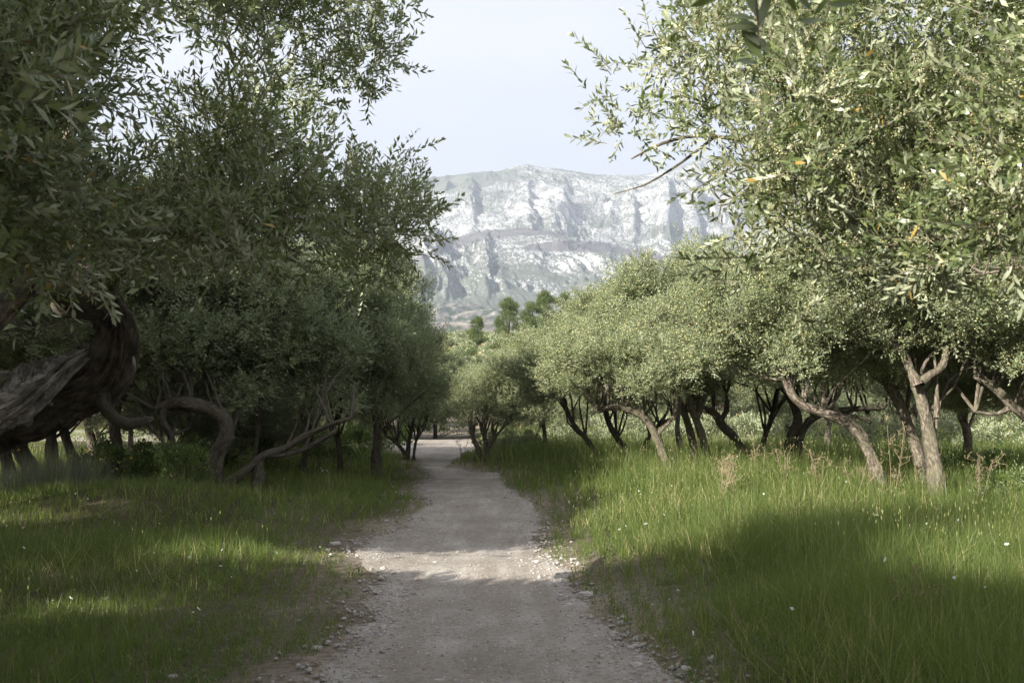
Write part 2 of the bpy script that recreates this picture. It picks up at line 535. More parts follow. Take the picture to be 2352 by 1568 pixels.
# ------------------------------------------------------------------ mountain
def mountain():
    u = np.concatenate([np.linspace(-.75, -.22, 90, endpoint=False), np.linspace(-.22, .30, 460, endpoint=False), np.linspace(.30, .78, 90)])
    d = np.concatenate([np.linspace(2350, 3450, 150, endpoint=False), np.linspace(3450, 5300, 170, endpoint=False), np.linspace(5300, 7200, 16)])
    U, D = np.meshgrid(u, d)
    px = CX + U * FPX * 1.0

    def e(pts):                              # elevation tangent along the picture's x
        a = np.array(pts, float)
        yy = a[:, 1]
        t = np.array([ray(x, y)[2] / ray(x, y)[1] for x, y in pts])
        return np.interp(px[0], a[:, 0], t)
    crest = e([(-600, 470), (300, 450), (700, 432), (850, 424), (940, 412), (1000, 407), (1080, 402), (1150, 395), (1185, 384), (1212, 380), (1240, 387), (1300, 392), (1350, 400), (1400, 404), (1480, 402), (1560, 385), (1620, 362), (1650, 365), (1720, 380), (1900, 360), (2300, 400), (3000, 440)])
    hump = e([(-600, 640), (500, 660), (800, 640), (900, 615), (950, 590), (1000, 566), (1060, 545), (1120, 530), (1200, 523), (1260, 528), (1330, 545), (1400, 560), (1500, 582), (1600, 612), (1750, 650), (2000, 690), (2400, 700), (3000, 700)])
    foot = e([(-600, 740), (900, 700), (1000, 705), (1100, 715), (1200, 735), (1400, 740), (3000, 740)])
    crest, hump, foot = crest[None, :], hump[None, :], foot[None, :]
    hd, cd = 3350.0, 5150.0
    f = np.clip((D - 2450) / (hd - 2450), 0, 1)
    g = np.clip((D - hd) / (cd - hd), 0, 1)
    # low front: steep at first, then rounding over to the hump
    e1 = foot + (hump - foot) * (f ** 0.75)
    z1 = e1 * D
    zh, zc = hump * hd, crest * cd
    # behind the hump: a shelf, then the main wall
    gg = 0.02 * g + 0.98 * (sstep(0.06, 0.92, g) * 0.45 + 0.55 * np.clip((g - 0.04) / 0.96, 0, 1))
    z2 = zh + (zc - zh) * gg - 40 * np.exp(-((g - 0.05) / 0.05) ** 2)
    Z = np.where(D < hd, z1, z2)
    Z = np.where(D > cd, zc - (D - cd) * 0.25 * (1 + (D - cd) / 1500), Z)
    Z = np.where(D < 2450, foot * 2450 - (2450 - D) * 0.6, Z)
    X = U * D
    # ridges run downslope: stretch noise along the distance, twisted by a warp
    wx = X + 170 * fbm(X / 420, D / 600 + 3, 3)
    wy = D + 200 * fbm(X / 500 + 9, D / 420, 3)
    r1 = ridged(wx / 330, wy / 900, 4, 0.5)
    r2 = ridged(wx / 115 + 4, wy / 330, 5, 0.55)
    r3 = fbm(wx / 26, wy / 38, 5, 0.6)
    amp = sstep(2350, 2750, D) * (1 - 0.90 * np.exp(-((D - cd) / 480) ** 2)) * (1 - 0.72 * np.exp(-((D - hd) / 180) ** 2))
    Z = Z + amp * ((r1 - 1.0) * 22 + (r2 - 1.0) * 22) + (0.14 + 0.86 * amp) * (r3 * 9.0 + 7.0 * ridged(wx / 48, wy / 90 + 7, 4, .6))
    # broken cliff bands
    st = 95.0
    q = (Z + 40 * vnoise(X / 300, D / 300)) / st
    fl = np.floor(q); fr = q - fl
    Z = Z + amp * 0.22 * st * (sstep(0.30, 0.62, fr) - fr) * sstep(-0.1, 0.5, vnoise(X / 260 + 8, D / 380 - 2) + 0.25)
    # a few steep-sided buttresses whose far sides fall in shade
    for bx, by, bw, bh, dd in ((1018, 600, 46, 62, 3020), (1000, 560, 34, 46, 3240), (1290, 455, 40, 80, 4050), (1215, 445, 20, 36, 4000), (1600, 445, 34, 80, 4200), (1545, 455, 30, 70, 4100), (1545, 515, 16, 44, 3900), (1460, 470, 14, 45, 4100), (1120, 600, 14, 30, 2950), (968, 640, 22, 40, 2800), (1085, 470, 16, 40, 4200)):
        lx = (px - bx) / bw + 0.35 * vnoise(D / 90, X / 90)
        side = np.where(lx < 0, np.exp(-(lx * 0.55) ** 2), np.exp(-(lx * 2.4) ** 2))
        Z = Z + bh * side * np.exp(-((D - dd) / 330) ** 2)
    # surface marks
    nrm = np.gradient(Z, axis=0) / (np.gradient(D, axis=0) + 1e-6)
    pyv = CY - FPX * np.tan(np.arctan(Z / D) - PITCH)
    band = np.interp(px, [700, 950, 1000, 1060, 1120, 1200, 1260, 1330, 1400, 1500, 1600, 1700], [640, 600, 574, 552, 538, 531, 540, 556, 568, 588, 612, 640])
    wid = np.interp(px, [900, 960, 1060, 1200, 1330, 1450, 1700], [4, 7, 13, 11, 16, 9, 14])
    vis = sstep(hd + 420, hd + 200, D) if False else (D < hd + 400)
    b1 = np.exp(-((pyv - band) / wid) ** 2)
    b2 = np.exp(-((px - 1290) / 90) ** 4 - ((pyv - 566) / 11) ** 2)
    isl = np.exp(-((px - 1330) / 60) ** 2 - ((pyv - 548) / 6) ** 2) + np.exp(-((px - 1245) / 25) ** 2 - ((pyv - 545) / 7) ** 2)
    foot_b = np.exp(-((px - 1230) / 130) ** 2 - ((pyv - 722) / 14) ** 2)
    right_b = np.exp(-((px - 1560) / 90) ** 2 - ((pyv - 650) / 16) ** 2)
    burn = np.where(vis, np.clip(b1 + b2 - 1.3 * isl, 0, 1), 0) + 0.75 * foot_b + 0.6 * right_b
    veg = 0.30 + 0.25 * sstep(0.9, 0.2, nrm) + 0.3 * sstep(650, 300, Z)
    veg = veg + 0.9 * np.exp(-((px - 1100) / 90) ** 2 - ((pyv - 405) / 13) ** 2) + 0.5 * np.exp(-((px - 1000) / 90) ** 2 - ((pyv - 425) / 16) ** 2)
    veg = veg + 1.2 * np.exp(-((px - 1020) / 110) ** 2 - ((pyv - 712) / 18) ** 2) - 0.35 * (amp > 0.85) * sstep(1.0, 1.8, nrm)
    veg = veg + 0.5 * np.exp(-((px - 1540) / 60) ** 2 - ((pyv - 530) / 12) ** 2)
    m = grid_mesh('mountain', X, D, Z, [mountain_mat()], vattrs={'veg': veg.ravel(), 'burn': burn.ravel()})
    return obj('mountain', m, kind='structure', label='bare pale limestone mountain ridge with grey burnt band')


mountain()


# ------------------------------------------------------------------ tubes
def resample(pts, rads, step):
    pts = np.array(pts, float); rads = np.array(rads, float)
    n = len(pts)
    out, ro = [], []
    for i in range(n - 1):
        p0 = pts[max(i - 1, 0)]; p1 = pts[i]; p2 = pts[i + 1]; p3 = pts[min(i + 2, n - 1)]
        L = np.linalg.norm(p2 - p1)
        k = max(2, int(L / step))
        for j in range(k):
            s = j / k
            out.append(0.5 * ((2 * p1) + (p2 - p0) * s + (2 * p0 - 5 * p1 + 4 * p2 - p3) * s * s + (3 * p1 - p0 - 3 * p2 + p3) * s ** 3))
            ro.append(rads[i] + (rads[i + 1] - rads[i]) * s)
    out.append(pts[-1]); ro.append(rads[-1])
    return np.array(out), np.array(ro)


class Bag:
    """collects tubes; one mesh at the end"""
    def __init__(self):
        self.v, self.f, self.b, self.n = [], [], [], 0

    def tube(self, pts, rads, sides=8, step=0.15, rough=0.12, groove=0.0, seed=0, ragged=0.0):
        c, r = resample(pts, rads, step)
        n = len(c)
        tan = np.gradient(c, axis=0); tan /= np.linalg.norm(tan, axis=1)[:, None] + 1e-9
        ref = np.array([0.3, 1, 0.1]) if abs(tan[0][1]) < 0.8 else np.array([1, 0, 0.2])
        U = np.zeros((n, 3))
        u = np.cross(tan[0], ref); u /= np.linalg.norm(u)
        for i in range(n):
            u = u - tan[i] * np.dot(u, tan[i]); u /= np.linalg.norm(u) + 1e-9
            U[i] = u
        V = np.cross(tan, U)
        th = np.linspace(0, 2 * np.pi, sides, endpoint=False)
        s = np.concatenate([[0], np.cumsum(np.linalg.norm(np.diff(c, axis=0), axis=1))])
        TH, S = np.meshgrid(th, s)
        R = r[:, None] * np.ones_like(TH)
        ct, st = np.cos(TH), np.sin(TH)
        k = 1 + rough * fbm(ct * 1.3 + seed * 7.7, st * 1.3 + S * 0.6 / (r.mean() * 6 + .01), 2, 0.6, S * 0.8 / (r.mean() * 5 + .01))
        if groove:
            tw = TH + S * 1.1
            k = k + groove * .7 * (np.abs(vnoise(np.cos(tw) * 6 + seed + 40, np.sin(tw) * 6, S * 5.5)) * -1.2 + .3) + groove * (np.abs(vnoise(np.cos(tw) * 4 + seed, np.sin(tw) * 4, S * 1.1)) * -1.2 + 0.3) + groove * 0.5 * vnoise(np.cos(tw) * 9 + seed, np.sin(tw) * 9, S * 2.5)
        k = k + rough * 0.8 * np.clip(vnoise(ct * 2 + seed, st * 2, S / (r.mean() * 2.2 + .01)) - 0.45, 0, 1)
        R = R * k
        P3 = c[:, None, :] + U[:, None, :] * (R * ct)[..., None] + V[:, None, :] * (R * st)[..., None]
        if ragged:
            off = ragged * (0.6 * vnoise(ct[0] * 3 + seed, st[0] * 3) + 0.6 * vnoise(ct[0] * 8, st[0] * 8 + seed))
            w = np.linspace(0, 1, n)[:, None] ** 6
            P3 = P3 + (w * off[None, :])[..., None] * tan[-1]
        base = self.n
        self.v.append(P3.reshape(-1, 3))
        self.b.append(np.stack([(r[:, None] * ct), (r[:, None] * st), S + seed * 3.1], -1).reshape(-1, 3))
        i = np.arange((n - 1) * sides); rr, cc = i // sides, i % sides
        c2 = (cc + 1) % sides
        q = np.stack([rr * sides + cc, rr * sides + c2, (rr + 1) * sides + c2, (rr + 1) * sides + cc], 1) + base
        self.f.append(np.concatenate([q[:, [0, 1, 2]], q[:, [0, 2, 3]]]))
        self.n += n * sides
        # end cap
        self.v.append(c[-1:] + tan[-1:] * (r[-1] * (0.5 if not ragged else -0.4)))
        self.b.append(np.array([[0, 0, s[-1] + seed * 3.1]]))
        a = np.arange(sides)
        self.f.append(np.stack([base + (n - 1) * sides + a, base + (n - 1) * sides + (a + 1) % sides, np.full(sides, self.n)], 1))
        self.n += 1
        return c, r

    def mesh(self, name, mat):
        return mesh_np(name, np.concatenate(self.v), np.concatenate(self.f), vattrs={'buv': np.concatenate(self.b)}, mats=[mat], smooth=True)


def in_poly(pts, poly):
    x, y = pts[:, 0], pts[:, 1]
    ins = np.zeros(len(pts), bool)
    n = len(poly); j = n - 1
    for i in range(n):
        xi, yi = poly[i]; xj, yj = poly[j]
        c = ((yi > y) != (yj > y)) & (x < (xj - xi) * (y - yi) / (yj - yi + 1e-12) + xi)
        ins ^= c
        j = i
    return ins


def project(p):
    q = p - EYE
    c, s = math.cos(PITCH), math.sin(PITCH)
    f = q[:, 1] * c + q[:, 2] * s
    u = -q[:, 1] * s + q[:, 2] * c
    return CX + q[:, 0] / f * FPX, CY - u / f * FPX, f


polyR = [(1400, 230), (1385, 290), (1440, 190), (1500, 110), (1590, 70), (1640, 90), (1690, 10), (1730, -170), (2750, -200), (2750, 520), (2400, 480), (2260, 560), (2120, 600), (1980, 640), (1850, 650), (1730, 620), (1700, 560), (1760, 500), (1740, 430), (1650, 370), (1560, 320), (1450, 330)]


# crown sprigs are cut away so that sun reaches the ground inside these outlines
LIT = [[(420, 1276), (640, 1270), (800, 1268), (1300, 1264), (1330, 1330), (1000, 1330), (800, 1300), (420, 1292)],
       [(1290, 1300), (1320, 1225), (1450, 1140), (1560, 1050), (2352, 1040), (2352, 1130), (1850, 1165), (1560, 1230), (1340, 1320)],
       [(255, 1380), (300, 1380), (330, 1415), (260, 1415)]]
LIT = [[tuple(G(*q)[:2]) for q in poly] for poly in LIT]


def lit_mask(pos):
    g = pos[:, :2] - SUN[None, :2] / SUN[2] * pos[:, 2:3]
    g = g + 0.07 * RNG.normal(size=g.shape)
    m = np.zeros(len(pos), bool)
    for poly in LIT:
        m |= in_poly(g, poly)
    # also cut out sprigs that would shade the crown of the right tree
    for yp in (4.7, 5.2):
        t = np.maximum((yp - pos[:, 1]) / -SUN[1], 0.01)
        q = pos - SUN[None, :] * t[:, None]
        a, b_, f_ = project(q)
        m |= (pos[:, 1] < 3.6) & (f_ > 0) & in_poly(np.stack([a, b_], 1), polyR)
    return m


# ------------------------------------------------------------------ foliage
def basis_from(dirs, roll):
    """(N,3,3) matrices whose third column is dirs"""
    d = dirs / (np.linalg.norm(dirs, axis=1)[:, None] + 1e-9)
    ref = np.where(np.abs(d[:, 2:3]) < 0.9, np.array([[0, 0, 1.0]]), np.array([[1.0, 0, 0]]))
    u = np.cross(ref, d); u /= np.linalg.norm(u, axis=1)[:, None]
    v = np.cross(d, u)
    c, s = np.cos(roll)[:, None], np.sin(roll)[:, None]
    return np.stack([u * c + v * s, -u * s + v * c, d], 2)


def leaf_card(L, W, fine):
    """a lance-shaped leaf along +x, width along y, face up"""
    if fine:
        v = np.array([[0, 0, 0], [.30 * L, .42 * W, .03 * L], [.30 * L, -.42 * W, .03 * L], [.66 * L, .46 * W, .02 * L], [.66 * L, -.46 * W, .02 * L], [L, 0, -.05 * L]])
        f = np.array([[0, 2, 1], [1, 2, 4], [1, 4, 3], [3, 4, 5]])
    else:
        v = np.array([[0, 0, 0], [.5 * L, .5 * W, .05 * L], [.5 * L, -.5 * W, .05 * L], [L, 0, -.03 * L]])
        f = np.array([[0, 2, 1], [1, 2, 3]])
    return v, f


def sprig(seed, nodes=8, length=0.24, L=0.058, W=0.0125, fine=True, stem=True, bend=0.25):
    """a twig with opposite leaves; grows along +z. Returns leaf verts, faces, tints, stem verts, faces"""
    r = np.random.default_rng(seed)
    V, F, T, n = [], [], [], 0
    bx = r.uniform(-bend, bend)
    def at(s):
        return np.array([bx * length * s * s, 0, length * s])
    for i in range(nodes):
        s = 0.12 + 0.88 * i / (nodes - 1)
        p = at(s)
        ph = i * math.pi / 2 + r.uniform(-.4, .4)
        k = 1.0 - 0.25 * abs(s - 0.55) - 0.25 * (s > .95)
        for side in (0, math.pi):
            if r.random() < 0.10:
                continue
            v, f = leaf_card(L * k * r.uniform(.8, 1.12), W * r.uniform(.85, 1.2), fine)
            tilt = r.uniform(0.55, 1.15) * (0.55 if s > 0.9 else 1.0)       # angle away from the stem
            # leaf x axis: rotate from z towards radial direction
            a = ph + side
            rd = np.array([math.cos(a), math.sin(a), 0])
            ax = rd * math.sin(tilt) + np.array([0, 0, 1]) * math.cos(tilt)
            up = -rd * math.cos(tilt) + np.array([0, 0, 1]) * math.sin(tilt)
            ay = np.cross(up, ax)
            w = r.uniform(-.5, .5)
            ay2 = ay * math.cos(w) + up * math.sin(w); up2 = up * math.cos(w) - ay * math.sin(w)
            V.append(p + v[:, :1] * ax + v[:, 1:2] * ay2 + v[:, 2:3] * up2)
            F.append(f + n); n += len(v)
            T.append(np.full(len(f), r.random()))
    V, F, T = np.concatenate(V), np.concatenate(F), np.concatenate(T)
    SV = SF = None
    if stem:
        SV, SF = [], []
        for j in range(4):
            s = j / 3
            for a in range(3):
                rr = 0.0022 * (1.2 - s)
                SV.append(at(s) + np.array([rr * math.cos(a * 2.094), rr * math.sin(a * 2.094), 0]))
        for j in range(3):
            for a in range(3):
                b = (a + 1) % 3
                SF += [[j * 3 + a, j * 3 + b, j * 3 + 3 + b], [j * 3 + a, j * 3 + 3 + b, j * 3 + 3 + a]]
        SV, SF = np.array(SV), np.array(SF)
    return V, F, T, SV, SF


def stamp(tmpls, idx, pos, B, scale):
    """copies of templates (V,F,T) at pos with rotation B: one set of arrays"""
    VV, FF, TT, n = [], [], [], 0
    for k, (v, f, t) in enumerate(tmpls):
        s = np.where(idx == k)[0]
        if len(s) == 0:
            continue
        w = np.einsum('nij,vj->nvi', B[s] * scale[s][:, None, None], v) + pos[s][:, None, :]
        ff = f[None] + (np.arange(len(s)) * len(v))[:, None, None] + n
        VV.append(w.reshape(-1, 3)); FF.append(ff.reshape(-1, f.shape[1]))
        TT.append((np.repeat(t[None], len(s), 0) * 0.75 + 0.25 * RNG.random((len(s), len(t)))).ravel())
        n += len(s) * len(v)
    return np.concatenate(VV), np.concatenate(FF), np.concatenate(TT)


def bloom_tmpl(seed, n=11, spread=0.028, length=0.10, r0=0.0042):
    r = np.random.default_rng(seed)
    V, F = [], []
    tet = np.array([[1, 1, 1], [1, -1, -1], [-1, 1, -1], [-1, -1, 1]]) * 0.75
    tf = np.array([[0, 1, 2], [0, 3, 1], [0, 2, 3], [1, 3, 2]])
    for i in range(n):
        p = np.array([r.normal(0, spread * .6), r.normal(0, spread * .6), r.uniform(0.02, length)])
        V.append(p + tet * r0 * r.uniform(.7, 1.3)); F.append(tf + 4 * i)
    T = r.random(len(tf) * n) * 0.9
    return np.concatenate(V), np.concatenate(F), T


def clump_points(centres, radii, per, flat=0.75, shell=0.55, rng=RNG, up=0.75):
    """points in small ellipsoids, thicker to the outside, with outward and upward growth directions"""
    pos, dr = [], []
    for c, r, k in zip(centres, radii, per):
        d = rng.normal(size=(k, 3)); d /= np.linalg.norm(d, axis=1)[:, None]
        q = (shell + (1 - shell) * rng.random((k, 1))) ** 1.0 * d
        q[rng.random(k) < 0.3] *= rng.uniform(0.2, 0.9)
        q = q * r * np.array([1, 1, flat])
        pos.append(c + q)
        g = d * 0.9 + np.array([0, 0, up]) + rng.normal(0, .35, (k, 3))
        dr.append(g)
    return np.concatenate(pos), np.concatenate(dr)


# four shared crowns for the trees that stand further off
MID_SPRIGS = [sprig(100 + i, nodes=6, length=0.24, L=0.088, W=0.0235, fine=False, stem=False)[:3] for i in range(6)]
MID_BLOOM = [bloom_tmpl(50 + i, n=4, spread=0.06, length=0.22, r0=0.0095) for i in range(3)]


def crown_variant(seed, n_sprigs=7600, rx=2.0, rz=1.35):
    r = np.random.default_rng(seed)
    nc = 95
    d = r.normal(size=(nc, 3)); d /= np.linalg.norm(d, axis=1)[:, None]
    d[:, 2] = np.where(d[:, 2] < -0.45, -d[:, 2] * 0.6, d[:, 2])
    rr = r.uniform(0.45, 1.02, nc)
    c = d * rr[:, None] * np.array([rx, rx, rz])
    c += 0.14 * r.normal(size=c.shape)
    c *= (1 + 0.22 * fbm(d[:, 0] * 1.7 + seed, d[:, 1] * 1.7, 2, .5, d[:, 2] * 1.7))[:, None]
    rad_ = r.uniform(0.17, 0.50, nc)
    per = (n_sprigs * rad_ ** 2 / np.sum(rad_ ** 2)).astype(int)
    pos, dr = clump_points(c, rad_, per, 0.8, 0.45, r, .5)
    out = r.random(len(pos)) < .12
    nrm = pos / (np.linalg.norm(pos / np.array([1, 1, .7]), axis=1)[:, None] + .1)
    pos = pos + (nrm + np.array([0, 0, .25])) * (out * r.uniform(.05, .38, len(pos)))[:, None]
    dr = np.where(out[:, None], nrm + np.array([0, 0, .7]) + r.normal(0, .2, pos.shape), dr)
    B = basis_from(dr, r.random(len(pos)) * 6.28)
    sc = r.uniform(.8, 1.2, len(pos))
    V, F, T = stamp(MID_SPRIGS, r.integers(0, 6, len(pos)), pos, B, sc)
    m = mesh_np('olive_crown_leaves', V, F, attrs={'tint': T}, mats=[M_LEAF_MID])
    s = r.random(len(pos)) < 0.62
    V, F, T = stamp(MID_BLOOM, r.integers(0, 3, s.sum()), pos[s], B[s], sc[s])
    mb = mesh_np('olive_crown_blossom', V, F, attrs={'tint': T}, mats=[M_BLOOM])
    order = np.argsort(-rad_)
    return m, mb, c[order][:16]


CROWNS = [crown_variant(11), crown_variant(12), crown_variant(13), crown_variant(14)]


def olive_tree(label, d, trunks, crowns, group=None, bark=None, dd=0.0, limbs=9, name='olive_tree', bloom=True, offs=None):
    """trunks: lists of (px, py, radius) from the foot up, all at about distance d; crowns: (px, py, rx, rz[, d])"""
    bark = bark or M_BARK
    foot = P(trunks[0][0][0], trunks[0][0][1], d)
    foot[2] = H(foot[0], foot[1])
    root = thing(name, label, 'tree', foot, group)
    seed = int(abs(foot[0] * 71 + d * 13)) % 97
    bag = Bag()
    tops = []
    for k, tr in enumerate(trunks):
        pts, rr = [], []
        for j, q in enumerate(tr):
            depth = d + dd * j / max(1, len(tr) - 1) + (q[3] if len(q) > 3 else 0)
            pts.append(P(q[0], q[1], depth)); rr.append(q[2])
        if k == 0 or tr[0][1] > 1000:
            b = np.array(pts[0]); b2 = b.copy(); b2[2] = H(b[0], b[1]) - 0.12
            if b[2] - b2[2] > 0.05:
                b2[:2] = b[:2] + (pts[0][:2] - pts[1][:2]) * 0.15
                pts.insert(0, b2); rr.insert(0, rr[0] * 1.25)
        pts = [p - foot for p in pts]
        rr = [q * (.76 if d > 16 else 1) for q in rr]
        rr[0] *= 1.45
        if len(rr) > 3:
            rr[1] *= 1.08
        bag.tube(pts, rr, sides=12 if rr[0] > .08 else 8, step=0.10, rough=0.26, groove=0.16, seed=seed + k)
        tops += [np.array(q) for q in pts[max(2, len(pts) // 2):]]
    obj('trunk', bag.mesh('trunk', bark), root)
    r = np.random.default_rng(seed)
    lb = Bag()
    used = {}
    for k, cw in enumerate(crowns):
        cd = cw[4] if len(cw) > 4 else d + dd
        cen = P(cw[0], cw[1], cd) - foot
        m, mb, cl = CROWNS[(seed + k) % 4]
        rot = r.uniform(0, 6.28)
        sx, sz = cw[2] / 2.0, cw[3] / 1.32
        ob = [obj('crown', m, root, cen, kind='stuff')]
        if bloom:
            ob.append(obj('blossom', mb, root, cen, kind='stuff'))
        for o in ob:
            o.rotation_euler = (0, 0, rot); o.scale = (sx, sx, sz)
        cr_, sr_ = math.cos(rot), math.sin(rot)
        for c in cl[:limbs + 3]:
            w = np.array([(c[0] * cr_ - c[1] * sr_) * sx, (c[0] * sr_ + c[1] * cr_) * sx, c[2] * sz]) + cen
            t = min(tops, key=lambda q: np.linalg.norm(q - w) + used.get(tuple(q), 0) * .35)
            used[tuple(t)] = used.get(tuple(t), 0) + 1
            L = np.linalg.norm(w - t)
            if L < 0.2 or used[tuple(t)] > 4:
                continue
            if w[2] < t[2] + .05:
                continue
            m1 = t + (w - t) * np.array([.22, .22, .40]) + r.normal(0, 0.07 * L, 3)
            m2 = t + (w - t) * np.array([.6, .6, .78]) + r.normal(0, 0.09 * L, 3)
            lb.tube([t, m1, m2, w], [0.034, 0.024, 0.015, 0.005], sides=5, step=0.3, rough=0.1, seed=seed)
    if lb.n:
        obj('branches', lb.mesh('branches', bark), root, kind='stuff')
    return root


LEFT = 0
GR = 'olive trees of the grove beside the path'
# --- right side of the path, in the sunlit meadow
olive_tree('upright olive with forked trunk and one limb bent level to the left, in tall grass', 16.5,
           [[(2158, 1150, .17), (2140, 1040, .15), (2126, 950, .15), (2108, 880, .14)],
            [(2108, 884, .10), (2092, 850, .085), (2078, 815, .075), (2052, 790, .06), (2010, 765, .05), (1985, 700, .03)],
            [(2112, 878, .10), (2140, 858, .085), (2165, 842, .08), (2172, 800, .08), (2150, 792, .07), (2090, 775, .065), (2030, 765, .055), (1960, 765, .045), (1890, 795, .03), (1840, 808, .02)],
            [(2150, 960, .05), (2152, 900, .04), (2150, 850, .03), (2142, 790, .02)]],
           [(2080, 660, 2.2, 1.25), (1880, 690, 1.7, 1.0, 17.4), (2270, 760, 1.5, 1.0, 18.2)], GR, dd=0.3)
olive_tree('leaning mottled olive trunk just behind the forked one in the meadow', 18,
           [[(2122, 1110, .15), (2108, 1040, .13), (2080, 960, .13), (2055, 900, .13), (2030, 860, .12)]],
           [(2120, 790, 1.9, 1.1, 19)], GR, dd=0.6)
olive_tree('pale olive trunk curving far over to the left, third from the frame edge', 17,
           [[(2024, 1112, .13), (2005, 1060, .12), (1978, 1000, .12), (1940, 965, .12), (1890, 948, .11), (1845, 930, .10), (1818, 905, .10), (1805, 870, .09), (1788, 840, .07)]],
           [(1740, 790, 1.75, 1.05), (1900, 820, 1.3, .75, 18.4)], GR, dd=0.3)
olive_tree('dark stout olive with low level boughs spreading to the right', 24.5,
           [[(1812, 1045, .16), (1820, 1000, .17), (1835, 965, .14), (1822, 925, .11), (1812, 890, .09)],
            [(1832, 1030, .13), (1845, 985, .12), (1868, 960, .12), (1905, 945, .11), (1960, 940, .10), (2030, 935, .09)],
            [(1900, 950, .07), (1960, 955, .06), (2000, 970, .045)]],
           [(1960, 800, 2.3, 1.25), (1800, 780, 2.0, 1.2, 25.5)], GR, bark=M_BARK_DARK, bloom=(LEFT == 0))
olive_tree('slim dark olive trunk leaning right between two thicker ones', 27,
           [[(1748, 1040, .10), (1758, 1000, .10), (1775, 950, .09), (1785, 900, .08)]],
           [(1760, 790, 2.2, 1.3)], GR, bark=M_BARK_DARK, bloom=(LEFT == 0))
olive_tree('olive with knotted trunk leaning left and a short broken limb', 26,
           [[(1712, 1045, .14), (1690, 1010, .14), (1660, 980, .14), (1640, 950, .13), (1612, 935, .10), (1590, 905, .08)],
            [(1655, 965, .07), (1672, 935, .06), (1668, 905, .05)]],
           [(1650, 760, 2.5, 1.5)], GR)
olive_tree('brown olive trunk close beside its straighter twin', 23,
           [[(1598, 1060, .12), (1590, 1010, .11), (1575, 960, .10), (1562, 920, .09), (1540, 890, .07)]],
           [(1560, 760, 2.2, 1.35)], GR)
olive_tree('straighter lit olive trunk of the close pair, forked at breast height', 22.4,
           [[(1628, 1065, .12), (1615, 1010, .11), (1600, 965, .11), (1588, 930, .10), (1575, 890, .08)],
            [(1600, 960, .06), (1618, 920, .05), (1628, 880, .04)]],
           [(1650, 830, 1.7, 1.0, 23.5), (1490, 720, 1.9, 1.1, 24)], GR)
olive_tree('olive trunk arching over to the left like a bow above bright grass', 21,
           [[(1537, 1080, .12), (1522, 1040, .11), (1500, 985, .11), (1478, 955, .10), (1440, 938, .09), (1400, 935, .08), (1372, 945, .06)],
            [(1440, 938, .045), (1440, 900, .04), (1450, 860, .03)],
            [(1508, 1000, .06), (1530, 975, .06), (1550, 955, .06), (1556, 915, .05)]],
           [(1405, 852, 1.7, .95), (1500, 825, 1.6, 1.05, 22)], GR)
olive_tree('thin olive trunk leaning right with its foot behind the bowed one', 30,
           [[(1478, 1035, .08), (1492, 1000, .08), (1515, 975, .07), (1545, 960, .06)]],
           [(1540, 880, 1.9, 1.0)], GR, bark=M_BARK_DARK, bloom=(LEFT == 0))
olive_tree('dark leaning olive trunk third left of the bowed one', 29,
           [[(1440, 1040, .12), (1418, 1005, .11), (1398, 970, .10), (1390, 930, .08)]],
           [(1420, 795, 2.2, 1.2), (1350, 852, 1.8, 1.0, 30)], GR, bark=M_BARK_DARK, bloom=(LEFT == 0))
olive_tree('short dark olive trunk leaning left at the meadow edge near the path bend', 28,
           [[(1366, 1042, .11), (1345, 1005, .10), (1318, 975, .09), (1300, 940, .07)]],
           [(1285, 872, 1.5, 1.1)], GR, bark=M_BARK_DARK, bloom=(LEFT == 0))
olive_tree('rounded pale olive with several thin stems at the bend of the path', 31,
           [[(1100, 1036, .10), (1088, 1010, .09), (1080, 980, .08)],
            [(1118, 1032, .11), (1112, 1000, .10), (1105, 975, .08), (1118, 955, .06)],
            [(1122, 1030, .09), (1135, 1005, .08), (1130, 980, .07)]],
           [(1128, 922, 1.45, 1.05), (1200, 900, 1.5, 1.1, 32)], GR)
olive_tree('olive with low hanging crown between the bend tree and the meadow', 38,
           [[(1252, 1020, .10), (1250, 985, .09), (1245, 950, .08)]],
           [(1240, 858, 2.1, 1.1), (1245, 945, 1.6, .9, 37)], GR, bark=M_BARK_DARK, bloom=(LEFT == 0))
olive_tree('rear olive whose crown rises behind the meadow row below the pale cliff', 33,
           [[(1560, 1022, .12), (1556, 980, .11), (1560, 930, .09)]],
           [(1580, 730, 2.6, 1.5), (1680, 700, 2.4, 1.4, 34)], GR)
olive_tree('rear olive standing behind the dark stout one', 36,
           [[(1900, 1010, .12), (1905, 975, .11), (1915, 930, .09)]],
           [(1900, 850, 3.0, 1.3), (1850, 740, 2.8, 1.6)], GR)
olive_tree('olive at the frame edge with boughs hanging low over shaded grass', 17,
           [[(2440, 1110, .15), (2400, 1000, .14), (2330, 935, .12), (2285, 890, .10), (2240, 860, .08)],
            [(2330, 930, .06), (2290, 950, .045), (2240, 945, .03)]],
           [(2330, 790, 1.9, 1.2), (2430, 640, 1.8, 1.4, 18), (2300, 920, 1.2, .55, 18.5)], GR)
olive_tree('olive behind the forked one with leafy boughs down to the grass', 23,
           [[(2225, 1040, .12), (2222, 990, .11), (2200, 940, .09)]],
           [(2220, 860, 2.2, 1.1), (2200, 730, 2.2, 1.2)], GR)
olive_tree('far olive at the back of the meadow behind the leaning mottled trunk', 44,
           [[(2060, 1000, .12), (2058, 960, .11)]],
           [(2090, 885, 3.2, 1.5), (2230, 880, 3.0, 1.5)], GR, limbs=5)
olive_tree('far olive at the back of the meadow behind the close pair of trunks', 47,
           [[(1680, 1000, .12), (1678, 965, .11)]],
           [(1680, 880, 3.0, 1.3), (1480, 890, 2.8, 1.2, 50)], GR, limbs=5)

LEFT = 1
